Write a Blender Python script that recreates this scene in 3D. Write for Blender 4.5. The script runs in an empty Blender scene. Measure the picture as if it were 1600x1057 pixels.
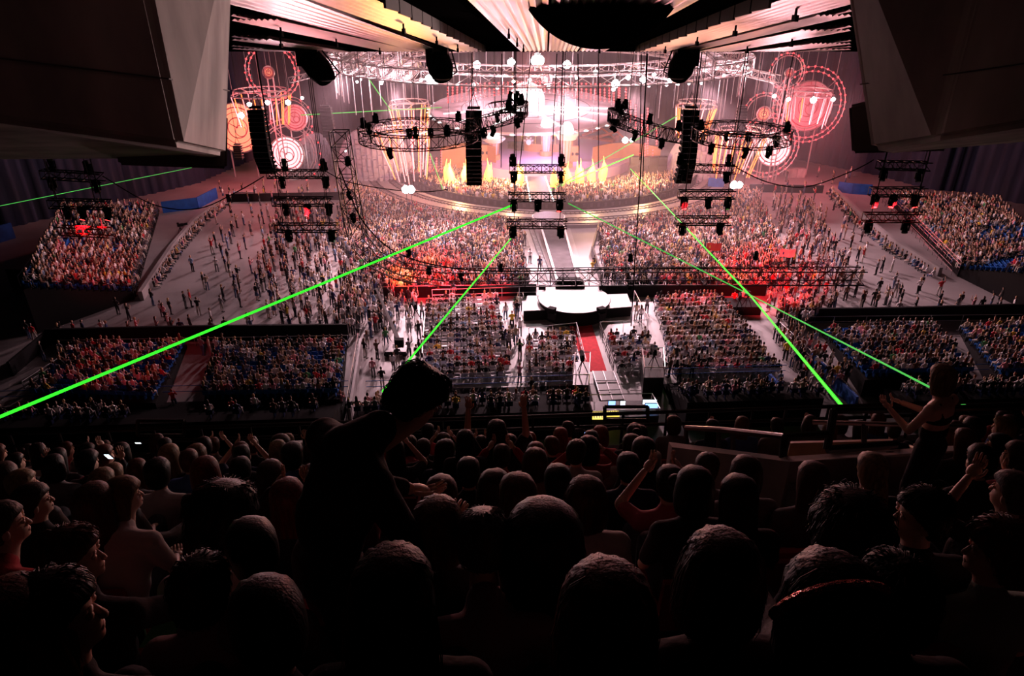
import bpy, bmesh, math, random
import numpy as np
from mathutils import Vector, Matrix, noise

# ------------------------------------------------------------------ camera, world, exposure
C = bpy.context.scene.collection
SC = bpy.context.scene
CAM_H = 28.0
PITCH = math.radians(27.0)
FPX = 1067.0
cam_d = bpy.data.cameras.new('camera'); cam_d.lens = FPX / 1600 * 36; cam_d.sensor_width = 36
cam_d.clip_start = 0.05; cam_d.clip_end = 600
cam = bpy.data.objects.new('camera', cam_d); C.objects.link(cam)
cam.location = (0, 0, CAM_H); cam.rotation_euler = (math.pi / 2 - PITCH, 0, 0)
SC.camera = cam
w = bpy.data.worlds.new('world'); SC.world = w; w.use_nodes = True
w.node_tree.nodes['Background'].inputs[0].default_value = (0.012, 0.006, 0.010, 1)
w.node_tree.nodes['Background'].inputs[1].default_value = 0.05
SC.view_settings.view_transform = 'Standard'
SC.view_settings.look = 'None'
SC.view_settings.exposure = 0.0
SC.view_settings.gamma = 1.0
SC.cycles.max_bounces = 4
SC.cycles.diffuse_bounces = 2
SC.cycles.glossy_bounces = 2
SC.cycles.transmission_bounces = 2
SC.cycles.volume_bounces = 0
SC.cycles.transparent_max_bounces = 6
SC.cycles.sample_clamp_indirect = 6
SC.cycles.use_light_tree = True

CT, ST = math.cos(PITCH), math.sin(PITCH)
TH = math.radians(3.35)                      # the arena's axis stands 3 degrees off the view
def ray(px, py):
    u, v = (px - 800) / FPX, (528.5 - py) / FPX
    return Vector((u, CT + v * ST, -ST + v * CT))
def at_z(px, py, z=0.0):                     # the point at height z seen at a pixel of the photograph
    d = ray(px, py); t = (z - CAM_H) / d.z
    return Vector((0, 0, CAM_H)) + d * t
def at_y(px, py, Y):                         # the point at distance Y seen there
    d = ray(px, py); return Vector((0, 0, CAM_H)) + d * (Y / d.y)
def at_d(px, py, D):
    return Vector((0, 0, CAM_H)) + ray(px, py) * D
def A(u, v, z=0.0):                          # arena axes: u across, v towards the stage
    return Vector((u * math.cos(TH) - v * math.sin(TH), u * math.sin(TH) + v * math.cos(TH), z))
def iA(p):
    return (p.x * math.cos(TH) + p.y * math.sin(TH), -p.x * math.sin(TH) + p.y * math.cos(TH))
def proj(p):
    d = p.y * CT - (p.z - CAM_H) * ST
    return (800 + FPX * p.x / d, 528.5 - FPX * (p.y * ST + (p.z - CAM_H) * CT) / d)

# ------------------------------------------------------------------ stage lighting
def lamp(kind, loc, power, col=(1, 1, 1), radius=0.4, target=None, size=1.0, blend=0.6, maxb=None):
    d = bpy.data.lights.new(kind.lower() + '_light', kind); d.energy = power; d.color = col
    if kind in ('POINT', 'SPOT'): d.shadow_soft_size = radius
    if kind == 'SPOT': d.spot_size = math.radians(size); d.spot_blend = blend
    if kind == 'AREA': d.shape = 'DISK'; d.size = size
    o = bpy.data.objects.new(kind.lower() + '_light', d); C.objects.link(o); o.location = loc
    if target is not None:
        o.rotation_euler = (Vector(target) - Vector(loc)).to_track_quat('-Z', 'Y').to_euler()
    return o
HAZE = .0028
PK = (1, .61, .68); WARM = (1, .50, .22); RED = (1, .02, .03)
K = 1.0; UPK = .65
for x, y, z, p, tx, ty in ((-14, 88, 17.6, 8, -12, 74), (-4, 84, 17.8, 8, -6, 72), (6, 82, 18, 9, 5, 62), (14, 84, 17.8, 8, 16, 72), (24, 90, 17.6, 7, 28, 74), (-22, 98, 17.4, 6, -34, 66), (34, 98, 17.4, 5.5, 46, 66)):
    lamp('POINT', (x, y, z), p * 420 * K, PK, .5)
    lamp('SPOT', (x, y - .6, z), p * 6800 * K * (.55 if abs(tx) > 30 else 1), PK, .5, (tx, ty, 0), 74, .7)
lamp('POINT', (4, 102, 15), 3000 * K, (1, .74, .84), .8)
lamp('POINT', (6, 118, 5.5), 2200 * K, (.85, .55, 1), .8)
lamp('POINT', (4, 128, 15.5), 500 * K, (1, .74, .78), .8); [lamp('SPOT', (x_, 134, 27), 24000 * K, (1, .62, .68), .5, (x_, 138, 7), 80, .6) for x_ in (-9, 3, 15)]  # the spots are added to brighten the disc
lamp('POINT', (-17, 72, 8.5), 1500 * K, PK, .5); lamp('POINT', (27, 76, 8), 1500 * K, PK, .5)
lamp('POINT', (-42, 98, 13), 600 * K, PK, .5); lamp('POINT', (46, 100, 13), 600 * K, PK, .5)
for x in (-8, 0, 12, 20): lamp('POINT', (x, 103, 4), 4200 * K, WARM, .5)
lamp('SPOT', (4, 72, 18.5), 5000 * K, (1, .88, .9), .4, (5.5, 58, 0), 50, .8)  # added spot that whitens the floor near the catwalk
# spots added to brighten the roof strips and redden the balcony
def up(px, py, src, p, c, size):
    d = ray(px, py); t = 1.6 / (d.z + .127 * d.y); q = Vector((0, 0, CAM_H)) + d * t; lamp('SPOT', src, p, c, .25, q, size, .8)
for px, py, src, p, c, size in ((560, 30, (-12, 56, 10), 9000, (1, .62, .66), 22), (440, 40, (-22, 56, 10), 9000, (1, .5, .55), 20), (620, 20, (-8, 56, 8), 4500, (1, .30, .32), 14), (705, 66, (-3, 56, 8), 4000, (1, .34, .06), 6), (420, 20, (-20, 50, 8), 3500, (1, .08, .10), 12),
                                (1180, 35, (14, 56, 10), 7000, (1, .45, .48), 20), (1270, 45, (22, 56, 10), 6000, (1, .35, .4), 16), (1060, 66, (10, 56, 10), 2600, (1, .35, .2), 9), (1225, 20, (20, 50, 8), 2500, (1, .10, .12), 10),
                                (775, 25, (-1, 60, 8), 9000, (1, .42, .10), 11), (830, 60, (3, 60, 8), 6000, (1, .62, .72), 9), (880, 70, (5, 60, 8), 4000, (1, .5, .6), 7), (950, 70, (6, 60, 8), 4500, (1, .42, .22), 10)):
    up(px, py, src, p * UPK, c, size)
lamp('SPOT', (3, 96, 19), 80000 * K, (1, .24, .20), .6, (0, 6, 22), 22, .5)
lamp('SPOT', (9, 34, 21), 15000 * K, (1, .66, .62), .2, (-4.4, 10.3, 27), 22, .5)  # added spot that brightens the left concrete mass
# red washes
def wash(px, py, src, power, size, col=RED): lamp('SPOT', src, power, col, .2, at_z(px, py, 0), size, .7)
wash(665, 440, (-6, 45, 16), 90000 * K, 22); wash(760, 452, (-3, 45, 16), 30000 * K, 16); wash(1200, 446, (16, 45, 16), 80000 * K, 26); wash(1080, 455, (12, 45, 16), 20000 * K, 16)
wash(625, 440, (-6, 45, 16), 36000 * K, 8, (1, .5, .02)); wash(672, 415, (-6, 45, 16), 20000 * K, 5, (1, .6, .02)); wash(1150, 440, (16, 45, 16), 16000 * K, 6, (1, .5, .02))
def at(px, py, Y): d = ray(px, py); return Vector((0, 0, CAM_H)) + d * (Y / d.y)
wash(150, 425, at(160, 346, 28.6), 22000 * K, 12); wash(1260, 312, at(1402, 322, 29.6), 30000 * K, 16); wash(440, 330, at(478, 332, 31.4), 30000 * K, 20); wash(1110, 300, at(1070, 324, 31.4), 20000 * K, 14); wash(230, 570, at(125, 346, 28.6), 8000 * K, 24)
wash(1210, 395, at(1372, 322, 29.6), 16000 * K, 22)
lamp('POINT', (-40, 106, 10), 3000, (1, .12, .15), .5); lamp('POINT', (46, 106, 10), 3500, (1, .10, .14), .5); lamp('POINT', (-14, 98, 9), 2500, (1, .2, .2), .5); lamp('POINT', (30, 98, 9), 2500, (1, .2, .2), .5)  # added red fill points for the glow around the clocks and stage sides

# ------------------------------------------------------------------ materials
M = {}
def mat(name, col=(.5, .5, .5), rough=.6, metal=0.0, emit=None, es=1.0, noise_s=None, noise_a=.25, bump=0.0, bscale=30, attr=None, objcol=False, spec=.5, stretch=None):
    m = bpy.data.materials.new(name); m.use_nodes = True; M[name] = m
    nt = m.node_tree; b = nt.nodes['Principled BSDF']; L = nt.links
    b.inputs['Base Color'].default_value = (*col, 1); b.inputs['Roughness'].default_value = rough
    b.inputs['Metallic'].default_value = metal; b.inputs['Specular IOR Level'].default_value = spec
    src = None
    if attr:
        a = nt.nodes.new('ShaderNodeAttribute'); a.attribute_name = attr; src = a.outputs['Color']
    if objcol:
        a = nt.nodes.new('ShaderNodeObjectInfo'); src = a.outputs['Color']
    tc = nt.nodes.new('ShaderNodeTexCoord')
    mp = nt.nodes.new('ShaderNodeMapping'); L.new(tc.outputs['Object'], mp.inputs[0])
    if stretch: mp.inputs['Scale'].default_value = stretch
    if noise_s:
        n = nt.nodes.new('ShaderNodeTexNoise'); n.inputs['Scale'].default_value = noise_s; n.inputs['Detail'].default_value = 5
        L.new(mp.outputs[0], n.inputs['Vector'])
        r = nt.nodes.new('ShaderNodeMapRange'); r.inputs[1].default_value = .3; r.inputs[2].default_value = .7
        r.inputs[3].default_value = 1 - noise_a; r.inputs[4].default_value = 1 + noise_a
        L.new(n.outputs[0], r.inputs[0])
        mx = nt.nodes.new('ShaderNodeMix'); mx.data_type = 'RGBA'; mx.blend_type = 'MULTIPLY'; mx.inputs[0].default_value = 1
        if src: L.new(src, mx.inputs[6])
        else: mx.inputs[6].default_value = (*col, 1)
        L.new(r.outputs[0], mx.inputs[7]); src = mx.outputs[2]
    if src: L.new(src, b.inputs['Base Color'])
    if bump:
        n = nt.nodes.new('ShaderNodeTexNoise'); n.inputs['Scale'].default_value = bscale; n.inputs['Detail'].default_value = 3
        L.new(mp.outputs[0], n.inputs['Vector'])
        bp = nt.nodes.new('ShaderNodeBump'); bp.inputs['Strength'].default_value = bump; bp.inputs['Distance'].default_value = .02
        L.new(n.outputs[0], bp.inputs['Height']); L.new(bp.outputs[0], b.inputs['Normal'])
    if emit:
        b.inputs['Emission Color'].default_value = (*emit, 1); b.inputs['Emission Strength'].default_value = es
    m.cycles.emission_sampling = 'NONE' if emit else 'AUTO'
    return m
mat('concrete_floor', (.30, .27, .27), .55, noise_s=.15, noise_a=.22, spec=.3)
mat('pale_floor', (.35, .32, .325), .5, noise_s=.5, noise_a=.12)
mat('concrete', (.42, .37, .36), .8, noise_s=1.1, noise_a=.5, bump=.3, bscale=3, stretch=(1, 1, .35))
mat('dark_concrete', (.09, .075, .075), .8, noise_s=.6, noise_a=.25)
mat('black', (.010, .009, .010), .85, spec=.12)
mat('matt_black', (.004, .0035, .004), 1.0, spec=0)
mat('dark_metal', (.03, .028, .03), .4, .6)
mat('truss_dark', (.05, .04, .045), .4, .7)
mat('truss_pale', (.8, .72, .74), .4, .6)
mat('rail_metal', (.25, .2, .2), .3, .9)
mat('silver', (.7, .68, .7), .3, .8)
mat('curtain', (.014, .017, .042), .9, noise_s=.5, noise_a=.4, stretch=(1, 1, .15))
mat('blue_cloth', (.015, .10, .42), .8, noise_s=1.5, noise_a=.2)
mat('blue_plastic', (.008, .10, .40), .6, spec=.3); mat('shaded_blue_plastic', (.004, .015, .07), .7, spec=.2)  # second one is the seat blue darkened for the dim lowest tier
mat('white_plastic', (.72, .7, .75), .45)
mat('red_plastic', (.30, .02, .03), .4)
mat('white_paint', (.85, .8, .8), .5)
mat('pale_stage', (.26, .235, .24), .4, noise_s=.8, noise_a=.08)
mat('runway', (.055, .05, .055), .6, spec=.15, noise_s=1.0, noise_a=.3)
mat('red_carpet', (.62, .015, .03), .9, noise_s=3, noise_a=.15)
mat('wood', (.35, .24, .12), .5, noise_s=4, noise_a=.3)
mat('glass_lens', (.5, .5, .55), .1, .2)
mat('crowd', attr='Col', rough=.7, spec=.25)
mat('skin', objcol=True, rough=.5)
mat('cloth', objcol=True, rough=.85, bump=.25, bscale=25, spec=.2)
mat('hair', objcol=True, rough=.5, noise_s=7, noise_a=.5, bump=.25, bscale=16, stretch=(7, 7, 1.2), spec=.22)
mat('rock_set', (.5, .46, .52), .8)
mat('laser', (0, .1, 0), emit=(.04, 1.0, .03), es=1.25)
mat('laser_thin', (0, .1, 0), emit=(.10, .8, .12), es=.7)
mat('lamp_white', (1, 1, 1), emit=(1, .93, .95), es=35)
mat('lamp_soft', (1, 1, 1), emit=(1, .86, .90), es=2.6)
mat('lamp_red', (1, .1, .1), emit=(1, .03, .03), es=9)
mat('bulb_red', (1, .1, .1), emit=(1, .05, .06), es=3.5)
mat('tube_orange', (1, .4, .1), emit=(1, .16, .03), es=2.6)
mat('tube_pink', (1, .5, .5), emit=(1, .32, .34), es=1.3)
mat('clock_white', (1, 1, 1), emit=(1, .88, .91), es=.8); mat('dial_pink', (.55, .16, .20), .6)
mat('clock_orange', (1, .6, .3), emit=(1, .40, .22), es=.7)
mat('flame', (1, .6, .2), emit=(1, .25, .03), es=4)
mat('screen_blue', (.2, .3, 1), emit=(.25, .45, 1), es=2.2)
mat('screen_white', (1, 1, 1), emit=(.8, .9, 1), es=2.0)
mat('yellow_glow', (1, .8, .2), emit=(1, .75, .12), es=1.2)
mat('purple_deck', (.75, .55, .85), .2)
mat('set_disc', (.75, .50, .56), .5, noise_s=.12, noise_a=.1)
mat('amp_orange', (.6, .28, .12), .5)
mat('lift_orange', (.75, .16, .05), .5)
mat('flag_red', (.8, .05, .03), .8)
mat('flag_yellow', (.9, .6, .02), .8)

# ------------------------------------------------------------------ mesh helpers
class MB:
    def __init__(s): s.v = []; s.f = []; s.m = []
    def add(s, vs, fs, mi=0):
        o = len(s.v); s.v.extend([tuple(p) for p in vs]); s.f.extend([tuple(i + o for i in f) for f in fs]); s.m.extend([mi] * len(fs)); return s
    def box(s, c, d, rz=0.0, mi=0, R=None):
        R = R or Matrix.Rotation(rz, 3, 'Z'); c = Vector(c)
        vs = [c + R @ Vector((x * d[0] / 2, y * d[1] / 2, z * d[2] / 2)) for z in (-1, 1) for y in (-1, 1) for x in (-1, 1)]
        return s.add(vs, [(0, 2, 3, 1), (4, 5, 7, 6), (0, 1, 5, 4), (2, 6, 7, 3), (0, 4, 6, 2), (1, 3, 7, 5)], mi)
    def hexa(s, p, mi=0):                    # eight corners, bottom ring then top ring
        return s.add(p, [(3, 2, 1, 0), (4, 5, 6, 7), (0, 1, 5, 4), (1, 2, 6, 5), (2, 3, 7, 6), (3, 0, 4, 7)], mi)
    def tube(s, a, b, r0, r1=None, n=4, mi=0, cap=True):
        a, b = Vector(a), Vector(b); r1 = r0 if r1 is None else r1; d = b - a
        if d.length < 1e-6: return s
        q = d.to_track_quat('Z', 'Y')
        e = [q @ Vector((math.cos(2 * math.pi * (i + .5) / n), math.sin(2 * math.pi * (i + .5) / n), 0)) for i in range(n)]
        fs = [(i, (i + 1) % n, n + (i + 1) % n, n + i) for i in range(n)]
        if cap: fs += [tuple(range(n - 1, -1, -1)), tuple(range(n, 2 * n))]
        return s.add([a + x * r0 for x in e] + [b + x * r1 for x in e], fs, mi)
    def path(s, pts, r, n=5, mi=0):
        for i in range(len(pts) - 1): s.tube(pts[i], pts[i + 1], r, r, n, mi)
        return s
    def ball(s, c, r, n=10, k=7, mi=0, R=None):
        c = Vector(c); r = (r, r, r) if isinstance(r, (int, float)) else r; vs = []; fs = []
        for i in range(k + 1):
            t = math.pi * i / k
            for j in range(n):
                a = 2 * math.pi * j / n
                p = Vector((math.sin(t) * math.cos(a) * r[0], math.sin(t) * math.sin(a) * r[1], math.cos(t) * r[2]))
                vs.append(c + (R @ p if R else p))
        for i in range(k):
            for j in range(n):
                fs.append((i * n + j, (i + 1) * n + j, (i + 1) * n + (j + 1) % n, i * n + (j + 1) % n))
        return s.add(vs, fs, mi)
    def loft(s, rings, mi=0, cap=True):
        n = len(rings[0]); vs = [p for r in rings for p in r]; fs = []
        for i in range(len(rings) - 1):
            for j in range(n): fs.append((i * n + j, i * n + (j + 1) % n, (i + 1) * n + (j + 1) % n, (i + 1) * n + j))
        if cap: fs += [tuple(range(n - 1, -1, -1)), tuple(range((len(rings) - 1) * n, len(rings) * n))]
        return s.add(vs, fs, mi)
    def caps(s, a, b, r0, r1, n=12):         # tapered limb with round ends
        s.tube(a, b, r0, r1, n); s.ball(a, r0, n, 8); s.ball(b, r1, n, 8); return s
    def disc(s, c, nrm, r, n=24, th=.1, r2=None, mi=0):   # a thick disc facing nrm
        c = Vector(c); nn = Vector(nrm).normalized(); return s.tube(c - nn * th / 2, c + nn * th / 2, r, r if r2 is None else r2, n, mi)
    def torus(s, c, nrm, R, r, n=32, k=5, mi=0, a0=0, a1=2 * math.pi):
        q = Vector(nrm).to_track_quat('Z', 'Y'); c = Vector(c); rings = []
        closed = abs(a1 - a0 - 2 * math.pi) < 1e-4
        for i in range(n + (0 if closed else 1)):
            a = a0 + (a1 - a0) * i / n
            rings.append([c + q @ Vector(((R + r * math.cos(t)) * math.cos(a), (R + r * math.cos(t)) * math.sin(a), r * math.sin(t))) for t in [2 * math.pi * j / k for j in range(k)]])
        if closed: rings.append(rings[0])
        return s.loft(rings, mi, cap=not closed)
    def mesh(s, name, mats, smooth=False):
        me = bpy.data.meshes.new(name); me.from_pydata([tuple(p) for p in s.v], [], s.f)
        for m in (mats if isinstance(mats, (list, tuple)) else [mats]): me.materials.append(M[m] if isinstance(m, str) else m)
        if any(s.m): me.polygons.foreach_set('material_index', s.m)
        if smooth: me.polygons.foreach_set('use_smooth', [True] * len(s.f))
        me.update(); return me
    def build(s, name, mats, parent=None, smooth=False, org=None):
        if org is not None: s.v = [tuple(Vector(p) - Vector(org)) for p in s.v]
        o = bpy.data.objects.new(name, s.mesh(name, mats, smooth)); C.objects.link(o)
        if org is not None: o.location = org
        if parent: o.parent = parent
        return o
def tag(o, label=None, cat=None, group=None, kind=None):
    if label: o['label'] = label
    if cat: o['category'] = cat
    if group: o['group'] = group
    if kind: o['kind'] = kind
    return o
def empty(name, loc=(0, 0, 0), rz=0.0, label=None, cat=None, group=None):
    o = bpy.data.objects.new(name, None); C.objects.link(o); o.location = loc; o.rotation_euler = (0, 0, rz); o.empty_display_size = .2
    return tag(o, label, cat, group)
def dup(o, loc=None, rz=None, label=None, group=None, parent=None, top=True):
    c = o.copy(); C.objects.link(c)
    if parent: c.parent = parent
    if loc is not None: c.location = loc
    if rz is not None: c.rotation_euler = (0, 0, rz)
    if label: c['label'] = label
    if group: c['group'] = group
    for ch in KIDS.get(o.name, []): dup(ch, parent=c)
    return c
KIDS = {}
def register(o):
    KIDS.clear()
    for x in C.objects:
        if x.parent: KIDS.setdefault(x.parent.name, []).append(x)
def struct(o): o['kind'] = 'structure'; return o
# ------------------------------------------------------------------ the hall
R = random.Random(5)
m = MB(); m.add([(-160, 20, 0), (160, 20, 0), (160, 260, 0), (-160, 260, 0), (-160, 20, -.5), (160, 20, -.5), (160, 260, -.5), (-160, 260, -.5)], [(0, 1, 2, 3), (7, 6, 5, 4), (0, 4, 5, 1), (1, 5, 6, 2), (2, 6, 7, 3), (3, 7, 4, 0)])
struct(m.build('floor', 'concrete_floor'))
def folded(name, pts, z0, z1, mt, amp=.5, step=.45, seed=1):
    rr = random.Random(seed); P = []
    for i in range(len(pts) - 1):
        a, b = Vector(pts[i]), Vector(pts[i + 1]); n = max(2, int((b - a).length / step)); d = (b - a).normalized(); nn = Vector((-d.y, d.x, 0))
        for k in range(n): P.append(a + (b - a) * (k / n) + nn * (amp * math.sin(k * 1.9 + rr.random()) * (.4 + rr.random() * .6)))
    mb = MB(); vs = []; fs = []
    for p in P: vs += [(p.x, p.y, z0), (p.x, p.y, z1)]
    for i in range(len(P) - 1): fs.append((2 * i, 2 * i + 2, 2 * i + 3, 2 * i + 1))
    mb.add(vs, fs); return mb.build(name, mt, smooth=True)
def G(px, py, z=0): p = at_z(px, py, z); return (p.x, p.y, p.z)
lc = [(-92, 60, 0), (-78, 78, 0), G(24, 354), G(159, 322), G(201, 311), G(305, 288), (-48, 128, 0), (-42, 150, 0)]
rc = [(44, 150, 0), (50, 132, 0), G(1327, 266), G(1370, 274), G(1454, 297), G(1505, 300), G(1600, 320), (92, 80, 0), (100, 60, 0)]
struct(folded('wall_left', lc, 0, 34, 'curtain'))
struct(folded('wall_right', rc, 0, 34, 'curtain', seed=3))
struct(folded('wall_back', [(-42, 150, 0), (-20, 168, 0), (20, 170, 0), (44, 150, 0)], 0, 34, 'curtain', seed=5))

# roof: a shallow slope that falls towards the middle of the hall, metal strips between dark joints
def roof_z(y): return CAM_H + 1.6 - .127 * y
def roof_pt(px, py, dz=0):
    d = ray(px, py); t = 1.6 / (-(d.z) - .127 * d.y) * 1.0
    # CAM_H + t*dz = CAM_H + 1.6 - .127*t*dy
    t = 1.6 / (d.z + .127 * d.y)
    p = Vector((0, 0, CAM_H)) + d * t; p.z += dz; return p
RE = 30.0
m = MB(); m.hexa([(-34, -3, roof_z(-3) + .25), (34, -3, roof_z(-3) + .25), (34, RE, roof_z(RE) + .25), (-34, RE, roof_z(RE) + .25), (-34, -3, roof_z(-3) + .7), (34, -3, roof_z(-3) + .7), (34, RE, roof_z(RE) + .7), (-34, RE, roof_z(RE) + .7)])
struct(m.build('ceiling', 'matt_black'))
mt = mat('roof_metal', (.78, .66, .68), .38, .75)
nt = mt.node_tree; b = nt.nodes['Principled BSDF']
bp = nt.nodes.new('ShaderNodeBump'); bp.inputs['Strength'].default_value = .35; bp.inputs['Distance'].default_value = .05
nz = nt.nodes.new('ShaderNodeTexNoise'); nz.inputs['Scale'].default_value = 1.2; tcn = nt.nodes.new('ShaderNodeTexCoord'); nt.links.new(tcn.outputs['Object'], nz.inputs['Vector'])
nt.links.new(nz.outputs[0], bp.inputs['Height']); nt.links.new(bp.outputs[0], b.inputs['Normal'])
def strip(far0, near0, far1, near1):
    """a ribbed metal strip on the roof slope; its two edges run from the roof's edge (far) towards the camera (near)"""
    P = [roof_pt(*far0), roof_pt(*near0), roof_pt(*far1), roof_pt(*near1)]
    def E(a, b, y): return a + (b - a) * ((y - a.y) / (b.y - a.y))
    y0, y1 = RE, (max(P[1].y, P[3].y) if near0[1] > 2 else 6.0); n = max(6, int(abs(P[2].x - P[0].x) / .16)); vs = []; fs = []
    for y in (y0, y1):
        a, b = E(P[0], P[1], y), E(P[2], P[3], y)
        for k in range(2 * n + 1):
            q = a.lerp(b, k / (2 * n)); q.z = roof_z(y) - .02 + (.045 if k % 2 else 0); vs.append(q)
    N = 2 * n + 1
    for k in range(N - 1): fs.append((k, k + 1, N + k + 1, N + k))
    o = len(vs); vs += [v + Vector((0, 0, .1)) for v in vs]; fs += [tuple(i + o for i in reversed(f)) for f in fs]
    m = MB(); m.add(vs, fs); return struct(m.build('ceiling_panel', 'roof_metal'))
for q in (((758, 80), (594, 1), (717, 80), (494, 1)), ((692, 80), (484, 1), (652, 80), (352, 3)), ((655, 80), (362, 14), (602, 80), (362, 31)), ((545, 80), (362, 52), (512, 80), (362, 62)), ((462, 80), (362, 72), (420, 80), (362, 76)),
          ((814, 80), (734, 1), (855, 80), (857, 1)), ((857.5, 80), (862, 1), (901, 80), (955, 1)), ((904, 80), (962, 1), (944, 80), (1087, 1)),
          ((995, 80), (1212, 1), (1042, 80), (1345, 1)), ((1052, 80), (1352, 4), (1080, 80), (1330, 24)), ((1090, 80), (1330, 30), (1140, 80), (1330, 47)), ((1165, 80), (1330, 60), (1225, 80), (1330, 68)), ((1240, 80), (1330, 72), (1280, 80), (1330, 77))):
    strip(*q)
# stepped flanges that hang beside the dark joints
for (a, b) in (((757, 80), (597, 3)), ((994, 80), (1208, 3))):
    P0, P1 = roof_pt(*a), roof_pt(*b); 
    for k in range(14):
        t0, t1 = k / 14, (k + .93) / 14; p, q = P0.lerp(P1, t0), P0.lerp(P1, t1); m = MB(); d = Vector((0.05 if a[0] < 800 else -.05, 0, 0)); hgt = .06 + .05 * (k % 2)
        m.hexa([p + Vector((0, 0, -.05)), q + Vector((0, 0, -.05 - hgt * .4)), q + d + Vector((0, 0, -.05 - hgt * .4)), p + d + Vector((0, 0, -.05)), p + Vector((0, 0, .2)), q + Vector((0, 0, .2)), q + d + Vector((0, 0, .2)), p + d + Vector((0, 0, .2))]); struct(m.build('ceiling_flange', 'dark_concrete'))
m = MB(); m.box((0, RE + .1, roof_z(RE) + .2), (60, .2, .42)); struct(m.build('ceiling_edge', 'black'))
HZ = 31.0
m = MB(); m.box((0, 101, HZ + .3), (240, 142, .6)); struct(m.build('ceiling_hall', 'matt_black'))

# round dome bulging out of the roof, top centre of the view
Yd = 15.5; c = at_y(942, -78, Yd); rd = 143 / FPX * (c.y * CT - (c.z - CAM_H) * ST); zc = roof_z(Yd) - c.z; amax = math.acos(max(-.9, min(.95, -(zc - .05) / rd))) if abs(zc) < rd else 1.0
m = MB(); rings = []
for i in range(15):
    a = max(.02, (amax + .09) * i / 14)
    rings.append([c + Vector((rd * math.sin(a) * math.cos(t), rd * math.sin(a) * math.sin(t), -rd * math.cos(a))) for t in [2 * math.pi * j / 64 for j in range(64)]])
m.loft(rings); tag(m.build('ceiling_dome', 'matt_black', smooth=True), 'large round black dome hung under the roof above the middle of the hall', 'ceiling dome')

# hanging horn speakers under the roof edge
def horn(px0, px, py, label):
    top = at_y(px0, 84, RE - .8); e = empty('horn_speaker', top, 0, label, 'speaker', 'horn speakers under the roof edge')
    d = at_y(px, py, RE - 1.6) - top; sx = 1 if px > px0 else -1
    m = MB(); m.box(d * .18 + Vector((0, 0, .1)), (.85, .8, .75)); m.tube(d * .2, d * .7, .47, .50, 20); m.tube(d * .7, d, .50, .40, 20); m.ball(d, (.40, .40, .16), 20, 6); m.build('body', 'black', e)
    m = MB(); m.disc(d * .15 + Vector((0, -.42, .1)), (0, -1, 0), .22, 20, .04); m.build('driver', 'dark_metal', e)
    m = MB(); s = .56 * sx
    m.tube((s, 0, .25), (s + d.x, d.y, d.z * .8), .03); m.tube((s, 0, .25), (0, 0, .45), .03); m.tube((s + d.x, d.y, d.z * .8), (.3 * sx + d.x, d.y, d.z), .03)
    for t in (.3, .5, .7): m.tube((s + d.x * t, 0, d.z * t), (d.x * t, 0, d.z * t), .025)
    m.tube((0, 0, .3), (0, 0, 1.2), .04)
    m.build('bracket', 'dark_metal', e)
horn(478, 509, 121, 'black horn speaker below the roof edge, leftmost of the three')
horn(682, 692, 119, 'black horn speaker below the roof edge left of the stage lamps')
horn(1074, 1059, 118, 'black horn speaker below the roof edge right of the stage lamps')
# small fixtures on the strips
hk = []; HN = 'one two three four five six seven eight nine ten eleven twelve thirteen fourteen fifteen sixteen seventeen'.split()
for px, py in ((438, 42), (438, 62), (525, 60), (630, 36), (682, 57), (715, 70), (795, 45), (808, 60), (818, 70), (593, 74), (937, 72), (1040, 72), (1090, 58), (1150, 40), (1245, 13), (1238, 60), (1168, 72)):
    p = roof_pt(px, py); hk.append(p)
for i, p in enumerate(hk):
    if not (2 < p.y < RE): continue
    m = MB(); m.tube(p + Vector((0, 0, .05)), p - Vector((0, 0, .12)), .03); m.box(p - Vector((0, 0, .18)), (.07, .2, .12))
    tag(m.build('rigging_hook', 'black', org=p), 'small black rigging hook on a bright roof strip, number %s from the left' % HN[sorted(q_.x for q_ in hk).index(p.x)], 'hook', 'rigging hooks on the roof strips')

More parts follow.
